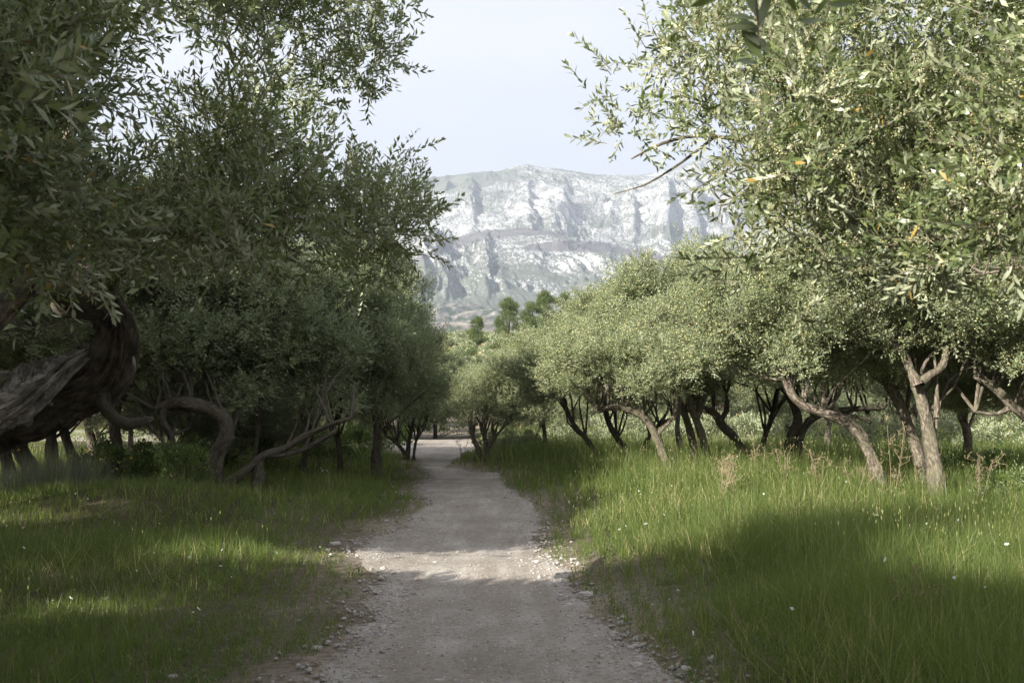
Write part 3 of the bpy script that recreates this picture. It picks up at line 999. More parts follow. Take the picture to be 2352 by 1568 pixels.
# --- left side of the path, in shade
olive_tree('shaded olive whose bent trunk hooks over to the left, with pale broken stub', 18.5,
           [[(478, 1140, .26), (482, 1080, .22), (512, 1020, .20), (522, 975, .19), (495, 945, .18), (440, 928, .17), (395, 928, .14), (360, 940, .11)],
            [(500, 1060, .13), (520, 1020, .12), (530, 1000, .11)],
            [(505, 1125, .14), (560, 1085, .12), (610, 1045, .11), (655, 1030, .10), (700, 1000, .08), (760, 975, .06), (805, 960, .04)],
            [(600, 1052, .09), (650, 1045, .08), (700, 1030, .06), (770, 990, .05)],
            [(380, 935, .07), (372, 960, .06), (395, 1000, .05), (405, 1050, .04), (410, 1100, .035)]],
           [(400, 830, 2.4, 1.3, 20), (640, 870, 2.2, 1.2, 21), (250, 800, 2.2, 1.2, 21)], GR, bark=M_BARK_DARK, bloom=(LEFT == 0))
olive_tree('slender shaded olive with a Y fork in front of the dark crowns', 20.5,
           [[(588, 1120, .07), (585, 1060, .065), (592, 980, .06), (600, 910, .06), (598, 880, .055)],
            [(598, 885, .045), (570, 845, .04), (530, 832, .03), (490, 830, .02)],
            [(600, 895, .055), (640, 862, .05), (690, 842, .045), (745, 815, .035)],
            [(598, 880, .03), (600, 840, .028), (595, 790, .02)]],
           [(620, 740, 2.3, 1.5), (480, 730, 1.8, 1.2, 21.5), (800, 760, 1.6, 1.3, 22)], GR, bark=M_BARK_DARK, bloom=(LEFT == 0))
olive_tree('shaded olive leaning beside the far end of the left hand grass', 26,
           [[(780, 1050, .09), (775, 1010, .08), (765, 980, .07)],
            [(700, 1050, .10), (712, 1000, .10), (705, 950, .09), (690, 915, .08)]],
           [(770, 860, 2.2, 1.3), (860, 780, 1.6, 1.0, 25)], GR, bark=M_BARK_DARK, bloom=(LEFT == 0))
olive_tree('tall dark olive forming the edge of the shaded mass beside the path', 24,
           [[(866, 1035, .13), (868, 1000, .12), (862, 960, .10), (850, 920, .09)],
            [(905, 985, .06), (880, 965, .05), (860, 950, .05)]],
           [(860, 870, 1.5, 1.35), (880, 720, 1.0, 1.3), (840, 640, 1.2, 1.1, 23)], GR, bark=M_BARK_DARK, bloom=(LEFT == 0))
olive_tree('small dark olive on twin stems where the path narrows', 33,
           [[(935, 1052, .10), (938, 1020, .09), (945, 990, .08), (950, 960, .06)],
            [(930, 1045, .08), (912, 1018, .07), (885, 1000, .06)],
            [(950, 1045, .06), (955, 1015, .05), (962, 985, .05)]],
           [(950, 912, 1.6, 1.2), (900, 920, 1.6, 1.3, 34), (990, 850, 1.1, .8, 33)], GR, bark=M_BARK_DARK, bloom=(LEFT == 0))
olive_tree('dark olive behind the road where the path turns', 62,
           [[(1000, 1000, .16), (1000, 960, .14)]],
           [(960, 930, 3.4, 2.2), (1080, 930, 3.0, 2.0)], GR, bark=M_BARK_DARK, bloom=(LEFT == 0), limbs=4)
olive_tree('second dark olive behind the road, wider and further left', 60,
           [[(800, 1000, .16), (800, 960, .14)]],
           [(780, 900, 4.0, 2.6), (640, 890, 4.0, 2.6), (900, 850, 3.2, 2.4)], GR, bark=M_BARK_DARK, bloom=(LEFT == 0), limbs=4)
olive_tree('black silhouetted olive trunk leaning at the left frame edge', 21,
           [[(35, 1125, .19), (15, 1060, .17), (-5, 1000, .16), (-40, 900, .14)]],
           [(-80, 780, 2.4, 1.4), (60, 760, 1.8, 1.2, 23)], GR, bark=M_BARK_DARK, bloom=(LEFT == 0))
olive_tree('dark olive trunk leaning left behind the broom bush', 21.5,
           [[(85, 1110, .21), (55, 1050, .20), (30, 1000, .18), (10, 950, .15)]],
           [(40, 830, 2.2, 1.3, 23)], GR, bark=M_BARK_DARK, bloom=(LEFT == 0))
olive_tree('black upright olive trunk before the bright track', 23,
           [[(122, 1075, .20), (118, 1010, .18), (116, 960, .17), (125, 900, .14)]],
           [(150, 800, 2.3, 1.4, 25), (330, 770, 2.2, 1.3, 26)], GR, bark=M_BARK_DARK, bloom=(LEFT == 0))
olive_tree('black olive trunk leaning right of the upright one by the track', 23.5,
           [[(170, 1060, .14), (152, 1005, .12), (140, 955, .11), (150, 900, .10)]],
           [(230, 830, 1.8, 1.0, 26)], GR, bark=M_BARK_DARK, bloom=(LEFT == 0))
olive_tree('grey olive trunks behind the hanging bough of the big old tree', 29,
           [[(215, 1040, .16), (205, 990, .15), (195, 940, .15), (185, 900, .13)],
            [(240, 1040, .08), (225, 1000, .07), (215, 960, .07)]],
           [(300, 880, 2.4, 1.0, 31), (450, 900, 2.8, 1.3, 32)], GR)
olive_tree('tall dark olive whose crown stands behind the limbs of the big old tree', 19.5,
           [[(262, 1120, .14), (268, 1040, .13), (262, 960, .12), (280, 880, .11), (285, 760, .10)]],
           [(290, 610, 2.2, 1.6), (430, 640, 1.8, 1.2, 22)], GR, bark=M_BARK_DARK, bloom=False)
olive_tree('low dark olive filling the gap behind the bent trunk', 27,
           [[(420, 1040, .12), (430, 990, .11), (450, 950, .09)]],
           [(430, 960, 2.0, .9, 27), (560, 960, 2.2, 1.1, 28), (600, 1000, 1.6, .7, 27)], GR, bark=M_BARK_DARK, bloom=(LEFT == 0))
olive_tree('tall shaded olive behind the slender forked one', 34,
           [[(560, 1030, .14), (565, 980, .12)]],
           [(560, 760, 3.0, 1.8), (740, 740, 2.6, 1.8), (400, 720, 3.0, 1.8), (690, 900, 3.0, 1.6)], GR, bark=M_BARK_DARK, bloom=(LEFT == 0), limbs=5)
olive_tree('bushy dark olive well behind the broken stub', 40,
           [[(300, 1020, .14), (300, 980, .12)]],
           [(250, 800, 3.4, 2.0), (80, 740, 3.4, 2.0), (-120, 820, 3.4, 2.0)], GR, bark=M_BARK_DARK, bloom=(LEFT == 0), limbs=4)


r = np.random.default_rng(41)
FARTREES = 0
for i in range(44):
    yy_ = r.uniform(52, 100)
    px_ = 60 + i * 53 + r.uniform(-20, 20)
    if 955 < px_ < 1110 and yy_ < 66:
        yy_ = 80
    if px_ < 420:
        yy_ = r.uniform(95, 110)
    x_ = (px_ - CX) / FPX * yy_
    foot = np.array([x_, yy_, float(H(x_, yy_))])
    root = thing('olive_tree', 'far olive among many at the back of the grove', 'tree', foot, 'far olive trees at the back of the grove')
    bag = Bag()
    hh_ = r.uniform(1.4, 2.2)
    bag.tube([(0, 0, -.1), (.2, 0, hh_ * .5), (.3, .1, hh_)], [.17, .14, .10], sides=6, step=.5, rough=.1, seed=i)
    obj('trunk', bag.mesh('trunk', M_BARK_DARK), root)
    o = obj('crown', CROWNS[i % 4][0], root, (.3, .1, hh_ + .3), kind='stuff')
    w_ = r.uniform(1.2, 1.8) * (.72 if 880 < px_ < 1260 else 1)
    o.scale = (w_, w_, w_ * r.uniform(.85, 1.1)); o.rotation_euler = (0, 0, r.uniform(0, 6))

# trees outside the view whose shade falls on the path and the grass
def shade_tree(x, y, cx, cy, cz, rx, rz):
    foot = np.array([x, y, float(H(x, y))])
    root = thing('olive_tree', 'olive tree beyond the edge of the picture shading the grass', 'tree', foot, 'olive trees beyond the picture edge')
    bag = Bag()
    top = np.array([cx - x, cy - y, cz - rz * 0.6])
    bag.tube([np.array([0, 0, -.1]), top * 0.4 + np.array([.15, .1, 0]), top], [.22, .18, .13], sides=10, step=.25, rough=.2, groove=.1, seed=3)
    obj('trunk', bag.mesh('trunk', M_BARK_DARK), root)
    k = int(abs(x * 13 + y * 7)) % 4
    cen = np.array([cx, cy, cz]) - foot
    if x > -13.6 and y < 18:
        r = np.random.default_rng(int(abs(x * 100 + y * 10)))
        nc = 60
        d = r.normal(size=(nc, 3)); d /= np.linalg.norm(d, axis=1)[:, None]
        c = d * r.uniform(.3, .9, nc)[:, None] * np.array([rx, rx, rz]) + np.array([cx, cy, cz])
        rr = np.minimum(r.uniform(.3, .6, nc), .22 + .45 * rz)
        pos, dr = clump_points(c, rr, (2300 * rr ** 2 / (rr ** 2).sum()).astype(int), .8, .45, r)
        keep = ~lit_mask(pos)
        for dl in ((.3, 0, 0), (-.3, 0, 0), (0, .3, 0), (0, -.3, 0), (0, 0, .25)):
            keep &= ~lit_mask(pos + np.array(dl))
        keep &= ~lit_mask(pos + dr / np.linalg.norm(dr, axis=1)[:, None] * .45)
        px_, py_2, f_ = project(pos)
        keep &= ~((f_ > .1) & (f_ < 4.5) & (px_ > -60) & (px_ < 2412) & (py_2 > -60))
        pos, dr = pos[keep], dr[keep]
        V, F, T = stamp(MID_SPRIGS, r.integers(0, 6, len(pos)), pos - foot, basis_from(dr, r.random(len(pos)) * 6.28), r.uniform(1.9, 2.5, len(pos)))
        obj('crown', mesh_np('crown', V, F, attrs={'tint': T}, mats=[M_LEAF_MID]), root, kind='stuff')
        return
    for nm, m in (('crown', CROWNS[k][0]), ('blossom', CROWNS[k][1])):
        o = obj(nm, m, root, cen, kind='stuff'); o.rotation_euler = (0, 0, x + y); o.scale = (rx / 2.2, rx / 2.2, rz / 1.5)


for a in ((-10.5, 5.8, -10.4, 5.8, 4.4, 2.4, 2.6), (-6.8, -1.2, -6.6, -1.0, 3.4, 1.8, 1.4), (-8.4, 0.4, -7.8, 0.6, 3.7, 2.3, 1.9), (-5.6, 4.6, -5.7, 4.2, 3.3, 1.5, 1.1), (-4.8, 1.0, -4.8, 1.2, 3.4, 2.4, 1.3), (-3.4, 0.6, -2.9, 1.6, 3.1, 1.6, 0.6), (-6.6, -2.0, -6.6, -2.0, 4.2, 3.0, 2.6), (-8.8, 3.4, -8.2, 3.6, 4.3, 2.8, 2.6), (-6.8, 8.7, -6.5, 8.6, 3.7, 2.4, 1.7),
          (-9.6, 8.4, -9.6, 8.0, 4.6, 3.0, 3.0), (-10.6, 13.0, -9.8, 12.8, 5.6, 3.0, 3.5), (-7.9, 12.4, -7.2, 12.4, 4.1, 2.3, 1.6), (-14, 9, -14, 9, 6.4, 3.8, 4.6), (-13, 3, -13, 3, 5.6, 3.6, 4.0), (-15.5, 15, -15.5, 15, 6.8, 3.8, 4.8), (-18, 12, -18, 12, 6.8, 3.8, 4.8),
          (-11.2, 17.5, -11.0, 17.3, 5.9, 3.0, 3.2), (-14.5, 22.5, -14.5, 22.5, 6.2, 3.4, 4.2), (-18, 19, -18, 19, 7, 3.8, 4.8), (-19, 27, -19, 27, 7, 3.8, 4.8), (-22, 34, -22, 34, 6.4, 4.0, 4.4), (-5.2, -4.0, -5.2, -4.0, 3.6, 2.8, 1.4), (-9, -5, -9, -5, 5, 3.4, 3.2), (-24, 42, -24, 42, 6.4, 4.0, 4.4)):
    shade_tree(*a)


# ------------------------------------------------------------------ the two near trees
NEAR_SPRIGS, COARSE_SPRIGS, NEAR_STEMS, SPRIG_MESH = [], [], [], []
for i in range(6):
    v, f, t_, sv, sf = sprig(200 + i, nodes=8 + i % 3, length=0.21 + 0.02 * (i % 3), L=.064, W=.0145)
    COARSE_SPRIGS.append(sprig(200 + i, nodes=8 + i % 3, length=0.21 + 0.02 * (i % 3), L=.066, W=.0175, fine=False, stem=False)[:3])
    NEAR_SPRIGS.append((v, f, t_)); NEAR_STEMS.append((sv, sf, np.full(len(sf), .3)))
    vv = np.concatenate([v, sv]); ff = np.concatenate([f, sf + len(v)])
    fm = np.concatenate([np.zeros(len(f)), np.ones(len(sf))])
    SPRIG_MESH.append(mesh_np('leafy_twig', vv, ff, attrs={'tint': np.concatenate([t_, np.full(len(sf), .3)])}, mats=[M_LEAF, M_TWIG], fmat=fm))
NEAR_BLOOM = [bloom_tmpl(70 + i, n=20, spread=.018, length=.12, r0=.0031) for i in range(4)]


def near_crown(root, base, poly, holes, depth_fn, n_clumps, sprigs_per, rad_rng, n_parts, bloom_p, tips, seed, extra=(), up=.4, size=1.0):
    r = np.random.default_rng(seed)
    cs, rs = [], []
    xs_ = [q[0] for q in poly]; ys_ = [q[1] for q in poly]
    while len(cs) < n_clumps:
        q = np.array([[r.uniform(min(xs_), max(xs_)), r.uniform(min(ys_), max(ys_))]])
        if not in_poly(q, poly)[0]:
            continue
        x, y = q[0]
        d = depth_fn(x, y) + r.normal(0, 0.45)
        rr = r.uniform(*rad_rng)
        if any((x - hx) ** 2 + (y - hy) ** 2 < (hr + rr * FPX / d * 0.55) ** 2 for hx, hy, hr in holes):
            continue
        if d < 1.9 or (np.linalg.norm(P(x, y, d) - EYE) < 2.3):
            continue
        cs.append(P(x, y, d)); rs.append(rr)
    for (x, y, d, rr) in extra:
        cs.append(P(x, y, d)); rs.append(rr)
    cs, rs = np.array(cs), np.array(rs)
    per = (sprigs_per * (rs / 0.3) ** 2).astype(int)
    pos, dr = clump_points(cs, rs, per, 0.8, 0.35, r, up)
    px, py, f = project(pos)
    keep = (f < 0.2) | ~np.array([(px - hx) ** 2 + (py - hy) ** 2 < (hr * .9) ** 2 for hx, hy, hr in holes]).any(0) if holes else np.ones(len(pos), bool)
    keep &= (np.linalg.norm(pos - EYE, axis=1) > 2.0)
    keep &= ~(lit_mask(pos) & (r.random(len(pos)) < .97))
    offs = ~((px > -80) & (px < 2432) & (py > -80)) | (f < .2)
    keep &= ~(offs & (r.random(len(pos)) < .55))
    pos, dr = pos[keep], dr[keep]
    px, py, f = project(pos)
    B = basis_from(dr, r.random(len(pos)) * 6.28)
    sc = r.uniform(.8, 1.2, len(pos)) * size; idx = r.integers(0, 6, len(pos))
    inview = (f > 0) & (px > 0) & (px < 2352) & (py > 0) & (py < 1568)
    key = np.where(inview, np.linalg.norm(pos - EYE, axis=1), 1e3)
    near = np.argsort(key)[:n_parts]
    rest = np.ones(len(pos), bool); rest[near] = False
    fine = np.zeros(len(pos), bool); fine[np.argsort(key)[:n_parts + min(1700, len(pos) // 2)]] = True
    a = rest & fine; c_ = rest & ~fine
    V1, F1, T1 = stamp(NEAR_SPRIGS, idx[a], pos[a] - base, B[a], sc[a])
    V2, F2, T2 = stamp(COARSE_SPRIGS, idx[c_], pos[c_] - base, B[c_], sc[c_])
    obj('crown', mesh_np('crown', np.concatenate([V1, V2]), np.concatenate([F1, F2 + len(V1)]), attrs={'tint': np.concatenate([T1, T2])}, mats=[M_LEAF]), root, kind='stuff')
    rest = a
    V, F, T = stamp(NEAR_STEMS, idx[rest], pos[rest] - base, B[rest], sc[rest])
    obj('twigs', mesh_np('twigs', V, F, attrs={'tint': T}, mats=[M_TWIG]), root, kind='stuff')
    s = r.random(len(pos)) < bloom_p
    V, F, T = stamp(NEAR_BLOOM, r.integers(0, 4, s.sum()), pos[s] - base, B[s], sc[s])
    obj('blossom', mesh_np('blossom', V, F, attrs={'tint': T}, mats=[M_BLOOM]), root, kind='stuff')
    for i in near:
        o = obj('leafy_twig', SPRIG_MESH[idx[i]], root)
        M = Matrix(((B[i] * sc[i]).tolist())).to_4x4()
        M.translation = Vector((pos[i] - base).tolist())
        o.matrix_local = M
    # boughs reach from the limbs to every clump
    bag = Bag()
    tips = [np.array(t) for t in tips]
    order = np.argsort([min(np.linalg.norm(c - t) for t in tips) for c in cs])
    nodes = list(tips)
    for i in order:
        w = cs[i]
        if (1.55 < np.linalg.norm(w - EYE)) is False:
            continue
        t = min(nodes, key=lambda q: np.linalg.norm(q - w) + (0.25 if q[2] > w[2] + .3 else 0))
        L = np.linalg.norm(w - t)
        if L > 0.15:
            m1 = t + (w - t) * 0.4 + r.normal(0, 0.07 * L, 3) - np.array([0, 0, .04 * L])
            m2 = t + (w - t) * 0.75 + r.normal(0, 0.06 * L, 3)
            r0 = min(0.030, 0.010 + 0.014 * L)
            bag.tube([t, m1, m2, w], [r0, r0 * .7, r0 * .5, .004], sides=5, step=.18, rough=.12, seed=i)
            nodes.append(w); nodes.append(m2)
        # small side shoots inside the clump
        for k in range(5):
            d = r.normal(size=3); d /= np.linalg.norm(d)
            e = w + d * rs[i] * 0.9 * np.array([1, 1, .8])
            bag.tube([w, w + (e - w) * .5 + r.normal(0, .03, 3), e], [.005, .0035, .002], sides=3, step=.2, rough=0, seed=0)
    obj('boughs', bag.mesh('boughs', M_TWIG), root, kind='stuff')


# --- the big old olive at the left
D0 = 6.4
base = np.array([-4.75, 6.3, float(H(-4.75, 6.3))])
oldt = thing('olive_tree', 'huge old twisted olive with dark trunk and grey dead wood at the left', 'tree', base, 'big olives close to the viewer')
b = Bag()
b.tube([base * 0 + (0, 0, -.15), np.array([-4.5, 6.3, .75]) - base, P(-60, 975, D0) - base, P(60, 935, D0) - base, P(150, 895, D0) - base, P(225, 868, D0) - base, P(262, 815, D0) - base, P(268, 755, D0) - base, P(240, 700, D0) - base, P(215, 650, D0) - base],
       [.36, .29, .20, .18, .165, .15, .128, .108, .10, .10], sides=96, step=.022, rough=.26, groove=.26, seed=5)
obj('trunk', b.mesh('trunk', M_BARK_DARK), oldt)
b = Bag()
b.tube([P(-120, 985, D0 - .30) - base, P(-30, 965, D0 - .34) - base, P(50, 930, D0 - .34) - base, P(105, 885, D0 - .30) - base, P(150, 845, D0 - .22) - base, P(186, 820, D0 - .16) - base],
       [.15, .125, .10, .08, .066, .045], sides=72, step=.016, rough=.24, groove=.42, seed=9, ragged=.08)
b.tube([P(20, 960, D0 - .2) - base, P(42, 915, D0 - .2) - base, P(58, 880, D0 - .18) - base, P(66, 850, D0 - .16) - base], [.12, .09, .07, .06], sides=56, step=.016, rough=.3, groove=.42, seed=4, ragged=.09)
b.tube([P(85, 915, D0 - .2) - base, P(112, 870, D0 - .18) - base, P(128, 838, D0 - .15) - base], [.08, .065, .045], sides=40, step=.016, rough=.3, groove=.42, seed=14, ragged=.09)
obj('dead_wood', b.mesh('dead_wood', M_DEAD), oldt, label='grey splintered dead wood on top of the trunk')
b = Bag()
b.tube([P(306, 818, D0 - .1) - base, P(308, 838, D0 - .1) - base, P(309, 856, D0 - .1) - base], [.008, .012, .004], sides=8, step=.02, rough=.2, seed=2)
obj('broken_stub', b.mesh('broken_stub', M_DEAD), oldt)


def limb(pts, rads, mat=M_BARK_DARK, root=oldt, bs=base, sides=18, seed=1, groove=.1, name='limb'):
    bb = Bag()
    bb.tube([P(*p) - bs for p in pts], rads, sides=sides, step=.06, rough=.2, groove=groove, seed=seed)
    return obj(name, bb.mesh(name, mat), root)


limb([(250, 705, D0), (180, 690, D0 - .1), (135, 660, D0 - .2), (60, 640, D0 - .25), (0, 600, D0 - .4), (-80, 560, D0 - .6), (-200, 420, D0 - .6)], [.11, .11, .09, .10, .10, .09, .07], seed=2)
limb([(-60, 790, D0 - .9), (0, 715, D0 - .8), (55, 660, D0 - .7), (85, 610, D0 - .6), (100, 575, D0 - .6), (105, 520, D0 - .5), (130, 400, D0 - .4), (180, 250, D0 - .3)], [.085, .07, .06, .062, .055, .05, .045, .03], mat=M_BARK, seed=3)
limb([(70, 662, D0 - .7), (115, 660, D0 - .6), (155, 650, D0 - .45)], [.05, .045, .035], mat=M_BARK, seed=13)
limb([(215, 660, D0), (270, 620, D0 - .1), (330, 580, D0 - .2), (375, 545, D0 - .3), (450, 490, D0 - .3), (560, 400, D0 - .2), (700, 330, D0)], [.07, .055, .05, .045, .04, .03, .02], seed=4)
limb([(230, 690, D0), (190, 600, D0 + .3), (150, 450, D0 + .5), (130, 300, D0 + .6), (180, 200, D0 + .5), (240, 140, D0 + .3)], [.085, .06, .045, .035, .022, .010], seed=6)
limb([(232, 890, D0), (238, 930, D0 - .1), (262, 960, D0 - .15), (292, 975, D0 - .15), (325, 968, D0 - .1), (352, 960, D0)], [.06, .045, .04, .036, .026, .008], seed=7, groove=.3)
limb([(375, 545, D0 - .3), (470, 560, D0 + .1), (600, 520, D0 + .4), (720, 500, D0 + .6)], [.035, .03, .025, .015], seed=8)
limb([(190, 700, D0 + .2), (150, 705, D0 + .2), (130, 690, D0 + .2)], [.09, .08, .05], seed=18)

polyL = [(-700, -500), (-700, 560), (-300, 600), (0, 540), (80, 580), (200, 560), (330, 560), (430, 585), (560, 600), (760, 570), (860, 570), (930, 540), (930, 490), (880, 420), (860, 380), (790, 300), (800, 200), (850, 120), (880, 20), (900, -120), (860, -500)]
holesL = [(345, 85, 27), (530, 92, 24), (262, 255, 34), (225, 330, 34), (420, 80, 16), (480, 175, 16), (350, 300, 20), (290, 320, 36), (410, 190, 16)]


def depthL(x, y):
    return 4.3 + 2.3 * np.clip(x / 900, -.6, 1) + 0.3 * math.sin(y / 90 + x / 130)


tipsL = [P(130, 400, D0 - .4), P(180, 250, D0 - .3), P(700, 330, D0), P(560, 400, D0 - .2), P(450, 490, D0 - .3), P(560, 140, D0), P(430, 155, D0 + .2), P(720, 500, D0 + .6), P(600, 520, D0 + .4), P(-80, 560, D0 - .6), P(-200, 420, D0 - .6), P(130, 300, D0 + .6), P(105, 520, D0 - .5)]
near_crown(oldt, base, polyL, holesL, depthL, 350, 36, (0.18, 0.36), 260, 0.10, tipsL, 21,
           extra=[(985, 492, 6.6, .10), (905, 365, 6.5, .13), (895, 60, 6.6, .17), (880, 140, 6.6, .12), (935, 10, 6.8, .14), (820, 600, 6.9, .25), (840, 640, 7, .2), (900, 450, 6.8, .18), (60, 480, 5, .3), (40, 560, 4.6, .15), (150, 600, 5.2, .14), (-30, 500, 4.9, .3), (940, 555, 6.8, .12)])

# --- the olive overhanging from the right
baseR = np.array([4.5, 5.6, float(H(4.5, 5.6))])
rt = thing('olive_tree', 'large sunlit olive in bloom whose crown hangs in from the right above the meadow', 'tree', baseR, 'big olives close to the viewer')
b = Bag()
b.tube([np.array([0, 0, -.15]), np.array([-.1, 0, .9]), np.array([-.35, -.1, 1.8]), P(2480, 480, 5.3) - baseR], [.30, .25, .19, .13], sides=24, step=.08, rough=.2, groove=.14, seed=31)
obj('trunk', b.mesh('trunk', M_BARK), rt)
limb([(2500, 470, 5.3), (2400, 492, 5.3), (2330, 490, 5.25), (2270, 497, 5.2), (2235, 505, 5.2), (2222, 470, 5.2), (2205, 400, 5.2), (2150, 370, 5.2), (2080, 320, 5.2), (2010, 285, 5.2), (1930, 290, 5.3)], [.12, .055, .05, .05, .048, .044, .04, .036, .03, .026, .018], mat=M_BARK_DARK, root=rt, bs=baseR, seed=33)
limb([(2215, 420, 5.2), (2290, 380, 5.1), (2400, 360, 5.0), (2500, 300, 5)], [.04, .035, .03, .03], mat=M_BARK_DARK, root=rt, bs=baseR, seed=34)
limb([(1930, 290, 5.3), (1800, 330, 5.4), (1700, 320, 5.4), (1600, 312, 5.5), (1520, 330, 5.5), (1450, 365, 5.5)], [.02, .016, .013, .011, .009, .004], mat=M_TWIG, root=rt, bs=baseR, seed=35, sides=8)
limb([(1640, 316, 5.5), (1590, 355, 5.4), (1540, 390, 5.4), (1480, 425, 5.4), (1410, 445, 5.4)], [.009, .008, .007, .005, .003], mat=M_TWIG, root=rt, bs=baseR, seed=36, sides=8)
limb([(2500, 440, 5.3), (2450, 250, 5.2), (2380, 60, 5.0), (2250, -200, 4.9)], [.10, .08, .06, .03], mat=M_BARK_DARK, root=rt, bs=baseR, seed=37)
limb([(2150, 370, 5.2), (2080, 440, 5.1), (1980, 500, 5.0), (1880, 560, 5.0)], [.025, .02, .015, .01], mat=M_TWIG, root=rt, bs=baseR, seed=38, sides=8)
tipsR = [P(1930, 290, 5.3), P(2080, 320, 5.2), P(2400, 360, 5.0), P(2500, 300, 5), P(2205, 400, 5.2), P(1800, 330, 5.4), P(1700, 320, 5.4), P(1600, 312, 5.5), P(2380, 60, 5), P(2250, -200, 4.9), P(1880, 560, 5.0), P(1980, 500, 5)]


def depthR(x, y):
    return 5.3 - 1.1 * np.clip((x - 1350) / 1000, 0, 1.4) + 0.3 * math.sin(y / 100 + x / 90)


near_crown(rt, baseR, polyR, [(1600, 400, 40), (2120, 60, 8), (1660, 440, 34), (2000, 150, 6), (1560, 230, 14), (1680, 190, 12), (1500, 290, 16), (1760, 300, 9)], depthR, 290, 35, (0.15, 0.31), 260, 0.7, tipsR, 22,
           extra=[(1375, 300, 5.5, .09), (1360, 215, 5.5, .08), (1425, 150, 5.5, .10), (1560, 75, 5.5, .09), (1400, 330, 5.4, .07), (1420, 400, 5.4, .035), (1560, 60, 5.5, .06), (1690, 530, 4.8, .12), (1700, 600, 4.8, .12), (1720, 650, 4.9, .15), (1850, 700, 5.0, .16), (1960, 710, 5.0, .12), (1640, 60, 5.4, .12), (1620, 640, 4.8, .02)], size=.86)

# --- spray of leaves hanging close in front of the lens from above
tb = P(1720, -330, 1.75)
spray = thing('olive_twig', 'dark out of focus olive spray hanging from above at the top of the view', 'twig', tb)
bb = Bag()
bb.tube([np.zeros(3), P(1725, -150, 1.72) - tb, P(1735, -40, 1.7) - tb, P(1742, 60, 1.7) - tb, P(1745, 105, 1.7) - tb], [.0035, .003, .0025, .002, .0012], sides=6, step=.03, rough=.1, seed=3)
bb.tube([np.zeros(3), P(1850, -120, 1.8) - tb, P(1905, -10, 1.8) - tb, P(1890, 60, 1.8) - tb], [.003, .0025, .002, .0012], sides=6, step=.03, rough=.1, seed=4)
obj('stem', bb.mesh('stem', M_TWIG), spray)
big_leaf = []
for i in range(3):
    L, W = .056, .0125 + .001 * i
    n = 7
    s = np.linspace(0, 1, n)
    w = W * .5 * np.sin(np.pi * np.clip(s, 0.02, .985)) ** .75
    z = .006 * (i - 1) * s * s * 3
    v = np.concatenate([np.stack([s * L, w, z + .0012], 1), np.stack([s * L, 0 * s, z - .0008], 1), np.stack([s * L, -w, z + .0012], 1)])
    f = []
    for j in range(n - 1):
        for k in (0, n):
            f += [[k + j, k + n + j, k + n + j + 1], [k + j, k + n + j + 1, k + j + 1]]
    big_leaf.append(mesh_np('leaf', v, np.array(f), attrs={'tint': np.full(len(f), .1 + .2 * i)}, mats=[M_LEAF], smooth=True))
lv = [((1738, 48), (1664, 18)), ((1738, 62), (1660, 62)), ((1745, 60), (1760, -8)), ((1745, 80), (1712, 30)), ((1742, 105), (1708, 66), 1.5), ((1748, 135), (1712, 70), 1.5), ((1764, 128), (1746, 70)), ((1692, 140), (1742, 146)), ((1742, 40), (1712, -10)),
      ((1800, -20), (1836, 30)), ((1830, -10), (1862, 22)), ((1740, 0), (1790, -30)), ((1905, -8), (1870, 35)), ((1900, 10), (1960, 5)), ((1890, 45), (1850, 62)), ((1730, -60), (1690, -30)), ((1730, -90), (1780, -70)), ((1655, -12), (1606, 8))]
for i, q in enumerate(lv):
    a_, b_ = P(*q[0], 1.7), P(*q[1], 1.72 + .02 * (i % 3))
    dv = b_ - a_
    L = np.linalg.norm(dv)
    ax = dv / L
    nrm = np.array([.2 * math.sin(i * 2.1), -1, .5 * math.cos(i * 1.7)]); nrm -= ax * nrm.dot(ax); nrm /= np.linalg.norm(nrm)
    ay = np.cross(nrm, ax)
    k = L / .056
    o = obj('leaf', big_leaf[i % 3], spray)
    wk = q[2] if len(q) > 2 else 1.0
    M = Matrix(np.stack([ax * k, ay * k ** .3 * wk, nrm * k], 1).tolist()).to_4x4()
    M.translation = Vector((a_ - tb).tolist())
    o.matrix_local = M


# ------------------------------------------------------------------ pines
def pine_crown(seed, n=26000, h=1.0):
    r = np.random.default_rng(seed)
    nc = 34
    z = r.uniform(-.9, 1, nc)
    R = np.sqrt(np.clip(1 - np.abs(z) ** 2.2, .04, 1)) * .85
    a = r.uniform(0, 6.28, nc)
    c = np.stack([np.cos(a) * R * r.uniform(.3, 1, nc), np.sin(a) * R * r.uniform(.3, 1, nc), z], 1)
    rr = r.uniform(.20, .36, nc)
    k = (n * rr ** 2 / (rr ** 2).sum()).astype(int)
    pos, dr = clump_points(c, rr, k, .7, .5, r, up=1.0)
    v, f = leaf_card(.085, .022, False)
    B = basis_from(dr, r.random(len(pos)) * 6.28)
    B = B[:, :, [2, 0, 1]]
    V, F, T = stamp([(v, f, np.array([.5, .5]))], np.zeros(len(pos), int), pos, B, r.uniform(.7, 1.4, len(pos)))
    T = r.random(len(pos)).repeat(2) * .96
    return mesh_np('pine_crown', V, F, attrs={'tint': T}, mats=[M_PINE])


PINES = [pine_crown(5, 15000), pine_crown(6, 15000)]


